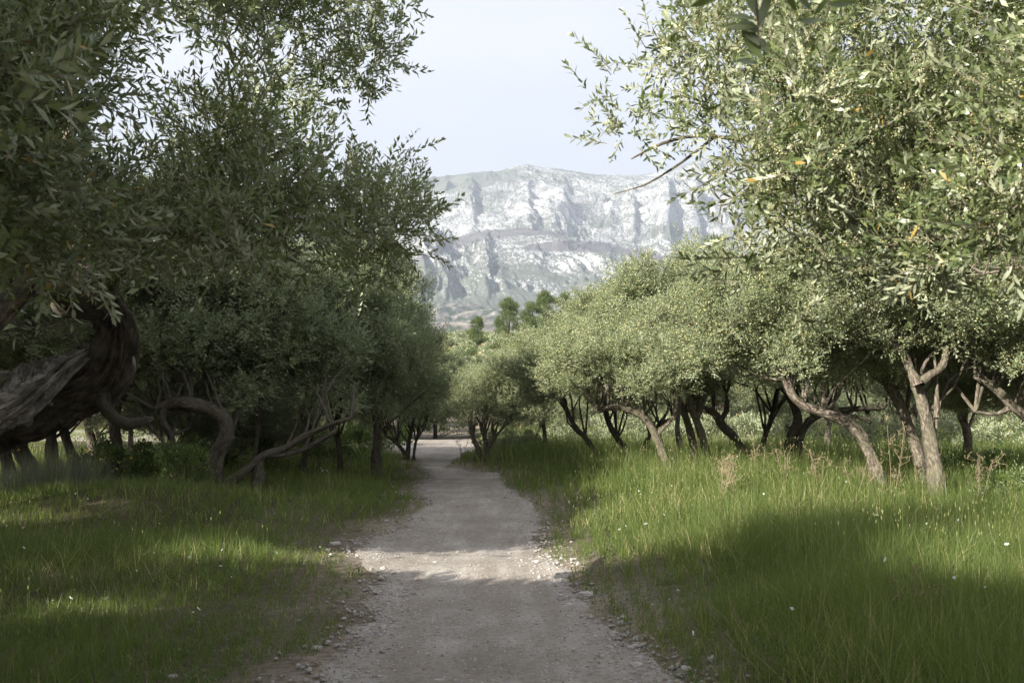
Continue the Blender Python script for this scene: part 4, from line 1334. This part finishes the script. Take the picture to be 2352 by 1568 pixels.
def pine(label, px, py_top, py_bot, d, wpx, k=0):
    top, bot = P(px, py_top, d), P(px, py_bot, d)
    foot = np.array([bot[0], d, float(H(bot[0], d))])
    root = thing('pine_tree', label, 'tree', foot, 'pines on and before the hill')
    hh = top[2] - foot[2]
    ch = (top[2] - bot[2]) / 2
    bag = Bag()
    bag.tube([(0, 0, -.3), (.02 * hh, 0, hh * .5), (0, 0, hh * .92)], [hh * .035, hh * .022, hh * .006], sides=8, step=hh / 8, rough=.1, seed=k)
    obj('trunk', bag.mesh('trunk', M_BARK_DARK), root)
    o = obj('crown', PINES[k % 2], root, (0, 0, top[2] - ch - foot[2]), kind='stuff')
    w = wpx / FPX * d / 2
    o.scale = (w, w, ch); o.rotation_euler = (0, 0, k * 1.3)


pine('broad dark pine on the hill crest, left one of the clump', 1168, 692, 785, 215, 74, 0)
pine('pine just right of the broad one on the hill crest', 1222, 700, 790, 212, 72, 1)
pine('tallest pine of the hill clump, rising behind the others', 1252, 678, 780, 218, 74, 2)
pine('pine at the right end of the hill clump above the olive crowns', 1298, 680, 775, 222, 64, 3)
pine('small pointed pine alone left of the hill clump', 1096, 732, 790, 205, 48, 4)
pine('very small pine at the left end of the scrub line', 968, 752, 795, 200, 40, 5)
pine('bright green pine top behind the olive row below the cliffs', 1650, 562, 800, 62, 130, 1)
pine('yellow green sunlit pine showing behind the shaded olives', 640, 560, 900, 52, 190, 2)
pine('second sunlit pine behind the shaded olives, further left', 520, 540, 880, 56, 200, 3)
pine('dark pine behind the tall edge olive left of the path', 905, 650, 900, 58, 100, 4)

# scrub bushes covering the hill
def bush_mesh(seed, n=700, nc=9, L=.16, W=.07, mat=None, name='bush'):
    r = np.random.default_rng(seed)
    c = r.normal(0, .38, (nc, 3)); c[:, 2] = np.abs(c[:, 2]) * .8 + .25
    rr = r.uniform(.25, .42, nc)
    pos, dr = clump_points(c, rr, [n // nc] * nc, .8, .5, r, up=.8)
    v, f = leaf_card(L, W, False)
    B = basis_from(dr, r.random(len(pos)) * 6.28)[:, :, [2, 0, 1]]
    V, F, T = stamp([(v, f, np.array([.5, .5]))], np.zeros(len(pos), int), pos, B, r.uniform(.7, 1.4, len(pos)))
    T = r.random(len(pos)).repeat(2)
    return mesh_np(name, V, F, attrs={'tint': T}, mats=[mat or M_LEAF_MID])


SCRUB = [bush_mesh(31 + i, 900, mat=(M_LEAF_MID, M_LEAF_MID, M_PINE)[i]) for i in range(3)]
r = np.random.default_rng(77)
n = 0
while n < 285:
    y = 112 + 150 * r.random() ** .8
    px = r.uniform(900, 1330) if n % 4 else r.uniform(700, 1500)
    x = (px - CX) / FPX * y
    if vnoise(np.array([x / 9.0]), np.array([y / 16.0]))[0] < -.22:
        continue
    o = obj('olive_shrub', SCRUB[n % 3], None, (x, y, float(H(x, y)) - .2))
    s = r.uniform(1.1, 2.3)
    o.scale = (s * 1.25, s * 1.25, s * .95); o.rotation_euler = (0, 0, r.uniform(0, 6))
    o['label'] = 'small round green bush among many on the dry hillside'
    o['category'] = 'bush'; o['group'] = 'bushes on the far hillside'
    n += 1

# ------------------------------------------------------------------ bushes near by
def leafy_bush(label, px, py, d, w, h, mat, name='bush', n=5200, L=.05, W=.022, seed=1):
    g = P(px, py, d); foot = np.array([g[0], d, float(H(g[0], d))])
    r = np.random.default_rng(seed)
    root = thing(name, label, 'bush', foot)
    nc = 22
    c = np.stack([r.uniform(-.8, .8, nc) * w, r.uniform(-.5, .5, nc) * w, r.uniform(.15, .85, nc) * h], 1)
    rr = r.uniform(.18, .34, nc) * h
    pos, dr = clump_points(c, rr, [n // nc] * nc, .9, .4, r, up=.8)
    v, f = leaf_card(L, W, False)
    B = basis_from(dr, r.random(len(pos)) * 6.28)[:, :, [2, 0, 1]]
    V, F, T = stamp([(v, f, np.array([.5, .5]))], np.zeros(len(pos), int), pos, B, r.uniform(.7, 1.4, len(pos)))
    T = r.random(len(pos)).repeat(2)
    obj('leaves', mesh_np('leaves', V, F, attrs={'tint': T}, mats=[mat]), root, kind='stuff')
    bag = Bag()
    for q in c:
        bag.tube([(0, 0, -.05), q * np.array([.6, .6, .5]), q], [.014, .009, .004], sides=4, step=.3, rough=.1, seed=2)
    obj('stems', bag.mesh('stems', M_TWIG), root, kind='stuff')
    return root


leafy_bush('glossy green bush in dappled light behind the boulder', 345, 1080, 19.5, 1.3, 1.15, M_SHRUB, n=9000, L=.06, W=.03, seed=3)
for i_, (lb_, px_, d_, w_, h_, m_) in enumerate([
        ('pale shrub behind the thin leaning trunk at the back of the meadow', 1470, 46, 2.2, 1.5, 0), ('pale shrub behind the close pair of trunks', 1620, 44, 2.4, 1.4, 0),
        ('grey green shrub behind the knotted trunk', 1700, 43, 2.0, 1.5, 0), ('shrub filling the gap beside the dark stout olive', 1780, 42, 2.2, 1.4, 0),
        ('shrub behind the pale curving trunk', 1960, 41, 2.4, 1.3, 0), ('shrub behind the forked trunk at the back of the meadow', 2110, 40, 2.2, 1.4, 0),
        ('shrub at the back of the meadow near the frame edge', 2280, 38, 2.4, 1.5, 0), ('shrub behind the low hanging crown by the bend', 1330, 47, 2.4, 1.5, 0),
        ('dark shrub where the left grass meets the road', 850, 40, 2.0, 1.3, 1), ('dark shrub under the shaded leaning olive', 720, 31, 2.0, 1.1, 1),
        ('dark shrub behind the bent trunk roots', 560, 27, 1.8, 1.0, 1), ('dark shrub between bent trunk and slender tree', 640, 36, 2.6, 1.5, 1),
        ('dark shrub at the far side of the road', 1010, 66, 3.0, 1.8, 1), ('dark shrub across the road beneath tall crowns', 920, 64, 3.0, 1.8, 1)]):
    leafy_bush(lb_, px_, 960, d_, w_, h_, M_SHRUB if m_ else M_LEAF_MID, n=3400, L=.12, W=.045, seed=60 + i_)
leafy_bush('low bush under the bent trunk, small green leaves', 250, 1070, 21, 1.0, .8, M_SHRUB, n=6000, L=.05, W=.026, seed=4)
leafy_bush('small lime green sapling bush at the left frame edge', 45, 1120, 19, .38, .5, M_SHRUB, n=1500, L=.06, W=.032, seed=5)
leafy_bush('leafy bush growing against the foot of the bent trunk', 420, 1120, 18.0, .45, 1.0, M_SHRUB, n=5000, L=.04, W=.02, seed=6)
leafy_bush('grey green bush beside the bend tree at the meadow edge', 1165, 1030, 35.5, 1.3, .8, M_LEAF_MID, n=5000, L=.08, W=.03, seed=7)
leafy_bush('dark low bush behind the bright grass at the right frame edge', 2290, 1080, 20, 1.8, .9, M_SHRUB, n=9000, L=.05, W=.02, seed=8)
leafy_bush('small dark bush at the foot of the knotted trunk', 1730, 1035, 26, .5, .6, M_SHRUB, n=3000, L=.06, W=.025, seed=9)
leafy_bush('loose pale bush at the frame edge behind the tall grass', 2330, 1120, 15.2, .8, .7, M_SHRUB, n=4500, L=.05, W=.02, seed=10)

# broom: thin rush-like stems
r = np.random.default_rng(5)
g = P(130, 1120, 18.3); foot = np.array([g[0], 18.3, float(H(g[0], 18.3))])
root = thing('broom_bush', 'silvery broom bush of thin upright stems with a few yellow flowers, before the dark trunks', 'bush', foot)
k = 3200
bx, by = r.normal(0, .55, k), r.normal(0, .35, k)
hh = r.uniform(.35, 1.0, k) * np.exp(-(bx / 1.4) ** 2)
lean = np.stack([bx * .5 + r.normal(0, .18, k), r.normal(0, .18, k), np.ones(k)], 1)
v = np.array([[-.004, 0, 0], [.004, 0, 0], [.0, .003, 1.0]]); f = np.array([[0, 1, 2]])
B = basis_from(lean, r.random(k) * 6.28); B[:, :, 2] *= hh[:, None]
V, F, T = stamp([(v, f, np.array([.5]))], np.zeros(k, int), np.stack([bx, by, hh * 0 + r.uniform(0, .25, k)], 1), B, np.ones(k))
obj('stems', mesh_np('stems', V, F, attrs={'tint': r.random(k)}, mats=[M_BROOM]), root, kind='stuff')
fl = [bloom_tmpl(90, n=5, spread=.03, length=.05, r0=.012)]
m_y = leaf_mat('yellow_flower', (.8, .6, .03), (.8, .65, .05), (.8, .6, .03), (.8, .6, .03), (.8, .6, .03), .3)
k = 9
V, F, T = stamp(fl, np.zeros(k, int), np.stack([r.normal(0, .6, k), r.normal(0, .3, k), r.uniform(.5, .95, k)], 1), basis_from(r.normal(size=(k, 3)), r.random(k)), np.ones(k))
obj('flowers', mesh_np('flowers', V, F, attrs={'tint': T * 0}, mats=[m_y]), root, kind='stuff')


# ------------------------------------------------------------------ stones
def stone_mesh(seed, sub=1, flat=.6):
    import bmesh
    r = np.random.default_rng(seed)
    bm = bmesh.new(); bmesh.ops.create_icosphere(bm, subdivisions=sub, radius=1)
    v = np.array([q.co[:] for q in bm.verts]); f = np.array([[q.index for q in p.verts] for p in bm.faces]); bm.free()
    v = v * (1 + .28 * fbm(v[:, 0] * 1.3 + seed, v[:, 1] * 1.3, 3, .5, v[:, 2] * 1.3))[:, None]
    v = np.clip(v, -r.uniform(.65, .95, 3), r.uniform(.65, .95, 3))
    return v * np.array([1, r.uniform(.6, .9), flat * r.uniform(.7, 1.2)]), f


def rock(label, px, py, size, seed, mat=M_STONE, flat=.5, sub=3, name='rock', sc=(1, 1, 1)):
    g = G(px, py)
    v, f = stone_mesh(seed, sub, flat)
    v = v * size * np.array(sc)
    o = obj(name, mesh_np(name, v, f, attrs={'tint': np.full(len(f), .1)}, mats=[mat], smooth=False), None, (g[0], g[1], float(H(g[0], g[1])) + size * flat * sc[2] * .35))
    o.rotation_euler = (0, 0, seed)
    o['label'] = label; o['category'] = 'rock'
    return o


rock('long grey boulder lying in the shaded grass below the green bush', 275, 1098, .50, 3, M_ROCK, .5, 4, 'boulder', (1.15, .7, .8))
rock('pale jagged rock at the right path edge below the sunlit strip', 1345, 1352, .11, 4, M_STONE, .45)
rock('flat stone tucked beside the jagged rock on the right path edge', 1312, 1365, .075, 5, M_ROCK, .3)
rock('small white stone in the grass nearer than the jagged rock', 1424, 1412, .032, 6)
rock('small pale stone on the right verge near the bottom edge of the view', 1458, 1484, .045, 7)
rock('grey stone on the right verge nearest to the viewer', 1462, 1528, .065, 8, M_ROCK, .4)
rock('rounded stone half in the grass at the bottom right of the path', 1573, 1550, .05, 9, M_ROCK, .6)
rock('flattish white stone at the left end of the sunlit strip', 768, 1250, .085, 10, M_STONE, .3)
rock('white stone left of the path, second from the strip of sun', 800, 1262, .05, 11)
rock('pale stone in the short grass left of the gravel', 728, 1478, .05, 12)
rock('small pale stone among the clover at the bottom left', 395, 1540, .045, 13)
rock('little pale stone in the sunlit gravel strip at mid path', 1000, 1283, .04, 14)
rock('white limestone lump lying left of the road where it turns', 872, 1022, .42, 15, M_STONE, .3)
rock('small brown stone lying on the bare path near the viewer', 1010, 1555, .05, 16, M_ROCK, .3)
rock('brownish stone in the left gravel of the path', 985, 1490, .035, 17, M_ROCK, .4)

r = np.random.default_rng(9)
TM = []
for i in range(6):
    v, f = stone_mesh(60 + i, 1, .55)
    TM.append((v, f, np.full(len(f), .1 + .15 * i)))
n = 12500
yy = 4.5 + 26 * r.random(n) ** 2.1
xl, xr = path_edges(yy)
s = r.beta(.55, .55, n)
s = np.where(r.random(n) < .55, s, np.where(r.random(n) < .6, r.normal(.06, .09, n), r.normal(.97, .07, n)))
xx = xl + (xr - xl) * s + r.normal(0, .12, n)
size = .006 + .016 * r.random(n) ** 2.6 + .014 * (r.random(n) < .04)
size *= np.where(np.abs(s - .5) > .36, 1.2, .72)
dens = fbm(xx * 1.2, yy * 1.2, 3) > -.6 + .5 * (1 - np.abs(s - .5) * 2)
m_ = dens
xx, yy, size = xx[m_], yy[m_], size[m_]; n = len(xx)
B = basis_from(np.stack([r.normal(0, .25, n), r.normal(0, .25, n), np.ones(n)], 1), r.random(n) * 6.28)
V, F, T = stamp(TM, r.integers(0, 6, n), np.stack([xx, yy, H(xx, yy) + .012 + size * .15], 1), B, size)
obj('gravel', mesh_np('gravel', V, F, attrs={'tint': T}, mats=[M_STONE]), kind='stuff', label='loose pale gravel scattered along the path')


# ------------------------------------------------------------------ grass
def blades(x, y, h, w, segs, r, lean=.35, curl=.5):
    n = len(x)
    z = H(x, y) - .01
    a = r.random(n) * 2 * np.pi
    la = r.random(n) * 2 * np.pi
    ln = np.abs(r.normal(0, lean, n))
    dx, dy = np.cos(la) * ln, np.sin(la) * ln
    cu = curl * r.random(n)
    wx, wy = np.cos(a) * w * .5, np.sin(a) * w * .5
    rows = []
    for k in range(segs + 1):
        s = k / segs
        cx = x + dx * h * s * (1 + cu * s); cy = y + dy * h * s * (1 + cu * s); cz = z + h * s * (1 - .25 * cu * ln * s)
        tw = (1 - s) ** .6
        if k < segs:
            rows.append(np.stack([cx - wx * tw, cy - wy * tw, cz], 1)); rows.append(np.stack([cx + wx * tw, cy + wy * tw, cz], 1))
        else:
            rows.append(np.stack([cx, cy, cz], 1))
    V = np.stack(rows, 1)                    # n, 2*segs+1, 3
    f = []
    for k in range(segs - 1):
        a0 = 2 * k
        f += [[a0, a0 + 1, a0 + 3], [a0, a0 + 3, a0 + 2]]
    a0 = 2 * (segs - 1)
    f.append([a0, a0 + 1, a0 + 2])
    f = np.array(f)
    m = 2 * segs + 1
    F = (f[None] + (np.arange(n) * m)[:, None, None]).reshape(-1, 3)
    return V.reshape(-1, 3), F, len(f), V[:, -1, :], np.stack([dx, dy], 1)


def tallness(x, y):
    """grass height in metres, 0 where it does not grow"""
    xl, xr = path_edges(y)
    er = x - xr; el = xl - x
    n1 = vnoise(x / 1.7 + 5, y / 1.7); n2 = vnoise(x / .5, y / .5 + 8)
    right = sstep(-.18, .22, er) * (.10 + .16 * sstep(16, 20, y) + .40 * sstep(.2, 2.0 + 0.02 * y, er + .35 * n1)) * (1 + .22 * n1 + .15 * n2)
    left = sstep(-.15, .40, el + .25 * n2) * (.10 + .13 * sstep(.4, 1.6, el) + .20 * sstep(13, 19, y) * sstep(.2, 1, el)) * (1 + .35 * n1 + .2 * n2)
    left = left + .10 * np.exp(-((y - 11.2) / .8) ** 2) * sstep(.8, 1.6, el)
    # thin grass on the bare left shoulder by the sunlit strip
    h = np.where(er > -.2, right, np.where(el > -.1, left, 0))
    h = h * np.where(el > -.1, .82, 1)
    return np.clip(h, 0, .8)


r = np.random.default_rng(3)
bands = [(4.2, 8.0, 64000, .0048, 2), (8.0, 13.0, 66000, .0062, 2), (13, 22, 66000, .010, 2), (22, 40, 50000, .018, 2), (40, 105, 34000, .045, 1)]
for bi, (y0, y1, n, w, segs) in enumerate(bands):
    y = np.sqrt(r.random(n) * (y1 ** 2 - y0 ** 2) + y0 ** 2)
    x = (r.random(n) * 2 - 1) * (.575 * y + .9)
    # tufts: pull points together
    cell = .11 + .01 * y
    cx, cy = np.floor(x / cell), np.floor(y / cell)
    hx = hash3(cx.astype(np.int64) + 5000, cy.astype(np.int64), cx.astype(np.int64) * 0); hy = hash3(cy.astype(np.int64), cx.astype(np.int64) + 9000, cx.astype(np.int64) * 0 + 3)
    pull = .55 * r.random(n)
    x = x + ((cx + hx) * cell - x) * pull; y = y + ((cy + hy) * cell - y) * pull
    h = tallness(x, y)
    bare = fbm(x / .8, y / .8 + 20, 3)
    xl, xr = path_edges(y)
    keep = (h > .03) & (r.random(n) < np.clip(.55 + h * 3.0 + .45 * bare, .08, 1))
    x, y, h = x[keep], y[keep], h[keep]
    hh = h * r.uniform(.45, 1.2, len(x))
    V, F, k, tips, ln = blades(x, y, hh, w * r.uniform(.6, 1.4, len(x)), segs, r, lean=.45, curl=.9)
    tint = np.clip(.45 + .30 * vnoise(x / 1.2, y / 1.2) + .22 * vnoise(x / .35, y / .35) + r.normal(0, .22, len(x)), 0, .949)
    tint = np.where(r.random(len(x)) < .05 + .10 * (vnoise(x / .9 + 40, y / .9) > .2), .99, tint)
    obj('grass', mesh_np('grass', V, F, attrs={'tint': tint.repeat(k)}, mats=[M_GRASS]), kind='stuff',
        label=('short green grass nearest to the viewer', 'green grass around the sunlit strip of the path', 'tall green meadow grass under the olives', 'grass under the far olives', 'grass at the back of the grove')[bi])

# seed stalks standing above the grass
n = 5200
y = 5 + 20 * r.random(n) ** 1.2
x = (r.random(n) * 2 - 1) * (.56 * y + .5)
h = tallness(x, y)
keep = (h > .14) & (r.random(n) < np.where(x > 0, .8, .42))
x, y, h = x[keep], y[keep], h[keep]
hh = np.clip(h * r.uniform(1.1, 1.6, len(x)) + .08, 0, .95)
V, F, k, tips, ln = blades(x, y, hh, .0028 + .0002 * y, 3, r, lean=.12, curl=.3)
obj('grass', mesh_np('grass_stalks', V, F, attrs={'tint': r.random(len(x)).repeat(k) * .9}, mats=[M_GRASS]), kind='stuff', label='thin upright grass stalks above the meadow')
hd = np.array([[1, 0, 0], [-.5, .87, 0], [-.5, -.87, 0], [0, 0, 1], [0, 0, -1]], float) * np.array([.003, .003, .015])
hf = np.array([[0, 1, 3], [1, 2, 3], [2, 0, 3], [1, 0, 4], [2, 1, 4], [0, 2, 4]])
Bh = basis_from(np.concatenate([ln * 1.5, np.ones((len(x), 1))], 1), r.random(len(x)))
V, F, T = stamp([(hd, hf, np.full(6, .5))], np.zeros(len(x), int), tips, Bh, r.uniform(.7, 1.5, len(x)) * (1 + .010 * y))
obj('grass_seed_heads', mesh_np('grass_seed_heads', V, F, attrs={'tint': T}, mats=[M_SEED]), kind='stuff', label='pale seed heads on the tallest grass')

# broad-leaved weeds in the verges
n = 9000
y = 4.6 + 15 * r.random(n) ** 1.4
x = (r.random(n) * 2 - 1) * (.56 * y + .4)
h = tallness(x, y)
keep = (h > .05) & (vnoise(x / .7, y / .7) > -.05)
x, y, h = x[keep], y[keep], h[keep]
TW = []
for i in range(4):
    v, f, t_, _, _ = sprig(300 + i, nodes=5, length=.12, L=.035, W=.014, fine=False, stem=False)
    TW.append((v, f, t_))
nn = len(x)
B = basis_from(np.stack([r.normal(0, .3, nn), r.normal(0, .3, nn), np.ones(nn)], 1), r.random(nn) * 6.28)
V, F, T = stamp(TW, r.integers(0, 4, nn), np.stack([x, y, H(x, y)], 1), B, r.uniform(.5, 1.5, nn) * (.7 + .8 * h))
obj('weeds', mesh_np('weeds', V, F, attrs={'tint': T * .95}, mats=[M_SHRUB]), kind='stuff', label='small broad leaved weeds among the grass')
# fallen leaves
n = 3600
y = 4.6 + 18 * r.random(n) ** 1.5
xl, xr = path_edges(y)
s_ = np.where(r.random(n) < .5, r.normal(-.02, .10, n), np.where(r.random(n) < .6, r.normal(1.03, .09, n), r.random(n)))
x = xl + (xr - xl) * s_
v, f = leaf_card(.045, .013, True)
B = basis_from(np.stack([r.normal(0, .25, n), r.normal(0, .25, n), np.ones(n)], 1), r.random(n) * 6.28)
V, F, T = stamp([(v, f, np.full(4, .5))], np.zeros(n, int), np.stack([x, y, H(x, y) + .024], 1), B, r.uniform(.5, 1.1, n))
M_LITTER = leaf_mat('fallen_leaf', (0.10, 0.07, 0.04), (0.26, 0.20, 0.13), (0.20, 0.18, 0.14), (0.3, 0.2, 0.08), (0.2, 0.15, 0.08), 0.1, 0.8, 0.2, 0.05)
obj('fallen_leaves', mesh_np('fallen_leaves', V, F, attrs={'tint': r.random(n).repeat(4) * .9}, mats=[M_LITTER]), kind='stuff', label='dry fallen olive leaves along the path edges')
# small white flowers
n = 240
y = 6 + 22 * r.random(n); x = (r.random(n) * 2 - 1) * .54 * y
h = tallness(x, y); keep = (h > .1) & (vnoise(x / 1.5 + 4, y / 1.5) > .0)
x, y, h = x[keep], y[keep], h[keep]; nn = len(x)
V, F, T = stamp([bloom_tmpl(95, n=5, spread=.012, length=.02, r0=.005)], np.zeros(nn, int), np.stack([x, y, H(x, y) + h * 1.05], 1), basis_from(r.normal(size=(nn, 3)), r.random(nn)), r.uniform(.6, 1.3, nn))
obj('white_flowers', mesh_np('white_flowers', V, F, attrs={'tint': T}, mats=[M_PETAL]), kind='stuff', label='tiny white flowers dotted through the grass')


# dry weeds standing in the meadow
def dry_weed(label, px, py, d, h, seed):
    g = P(px, py, d); foot = np.array([g[0], d, float(H(g[0], d))])
    root = thing('dry_weed', label, 'plant', foot, 'dry weeds in the meadow')
    r = np.random.default_rng(seed)
    bag = Bag()
    for k in range(3):
        a = r.normal(0, .10, 2)
        top = np.array([a[0] * h * 2, a[1] * h * 2, h * r.uniform(.75, 1)])
        bag.tube([(0, 0, -.02), top * .5 + np.array([.02, 0, 0]), top], [.007, .006, .003], sides=4, step=.2, rough=.05, seed=k)
        for j in range(8):
            s = r.uniform(.35, 1)
            p = top * s
            e = p + np.array([r.normal(0, .09), r.normal(0, .09), r.uniform(.03, .14)])
            bag.tube([p, (p + e) / 2 + r.normal(0, .01, 3), e], [.004, .003, .002], sides=3, step=.1, rough=0, seed=0)
            for q in range(3):
                e2 = e + r.normal(0, .03, 3) + np.array([0, 0, .02])
                bag.tube([e, e2], [.003, .005], sides=3, step=.1, rough=0, seed=0)
    m = bag.mesh('stalks', M_STRAW)
    a = m.attributes.new('tint', 'FLOAT', 'FACE'); a.data.foreach_set('value', np.full(len(m.polygons), .5, dtype=np.float32))
    obj('stalks', m, root)


for i, (lb, px, py, d, h) in enumerate([
        ('tall bare pinkish dry stalk in front of the mottled leaning trunk', 2045, 1090, 15.0, 1.3),
        ('dry brown weed beside the foot of the pale curving trunk', 1960, 1100, 16.0, .85),
        ('dry brown weed left of the pale curving trunk', 1880, 1090, 17.0, .8),
        ('straggling dry weed in front of the dark stout olive', 1800, 1085, 17.5, .85),
        ('forked dry weed before the slim dark trunk', 1745, 1070, 18.5, .9),
        ('brown dead flower head on a stalk, in bright grass below the knotted trunk', 1690, 1120, 16, .75),
        ('dark brown dry weed standing alone left of the others', 1650, 1130, 15.6, .8),
        ('thin dry stalk bent right in the shaded meadow corner', 2240, 1120, 15.0, .9),
        ('white dry stalk low in the near meadow', 2105, 1470, 6.9, .33),
        ('dry weed at the foot of the bend tree', 1060, 1050, 34, .8),
]):
    dry_weed(lb, px, py, d, h, 400 + i)

# ------------------------------------------------------------------ haze
hm, t, out = new_mat('haze_air')
pv = t.nodes.new('ShaderNodeVolumePrincipled')
pv.inputs['Density'].default_value = 1.5e-4
pv.inputs['Color'].default_value = (0.72, 0.82, 1.0, 1)
pv.inputs['Anisotropy'].default_value = 0.2
t.links.new(pv.outputs[0], out.inputs['Volume'])
x0, x1, y0, y1, z0, z1 = -6500, 6500, -260, 7400, -900, 1500
v = np.array([[x, y, z] for z in (z0, z1) for y in (y0, y1) for x in (x0, x1)], float)
f = np.array([[0, 2, 3, 1], [4, 5, 7, 6], [0, 1, 5, 4], [1, 3, 7, 5], [3, 2, 6, 7], [2, 0, 4, 6]])
obj('haze', mesh_np('haze', v, f, mats=[hm]), kind='stuff', label='thin blue haze in the air before the mountain')
tot = sum(len(p.data.loops) for p in {o.data.name: o for o in bpy.data.objects if o.type == 'MESH'}.values()) / 3
print('TRIS approx', int(tot), 'objects', len(bpy.data.objects))
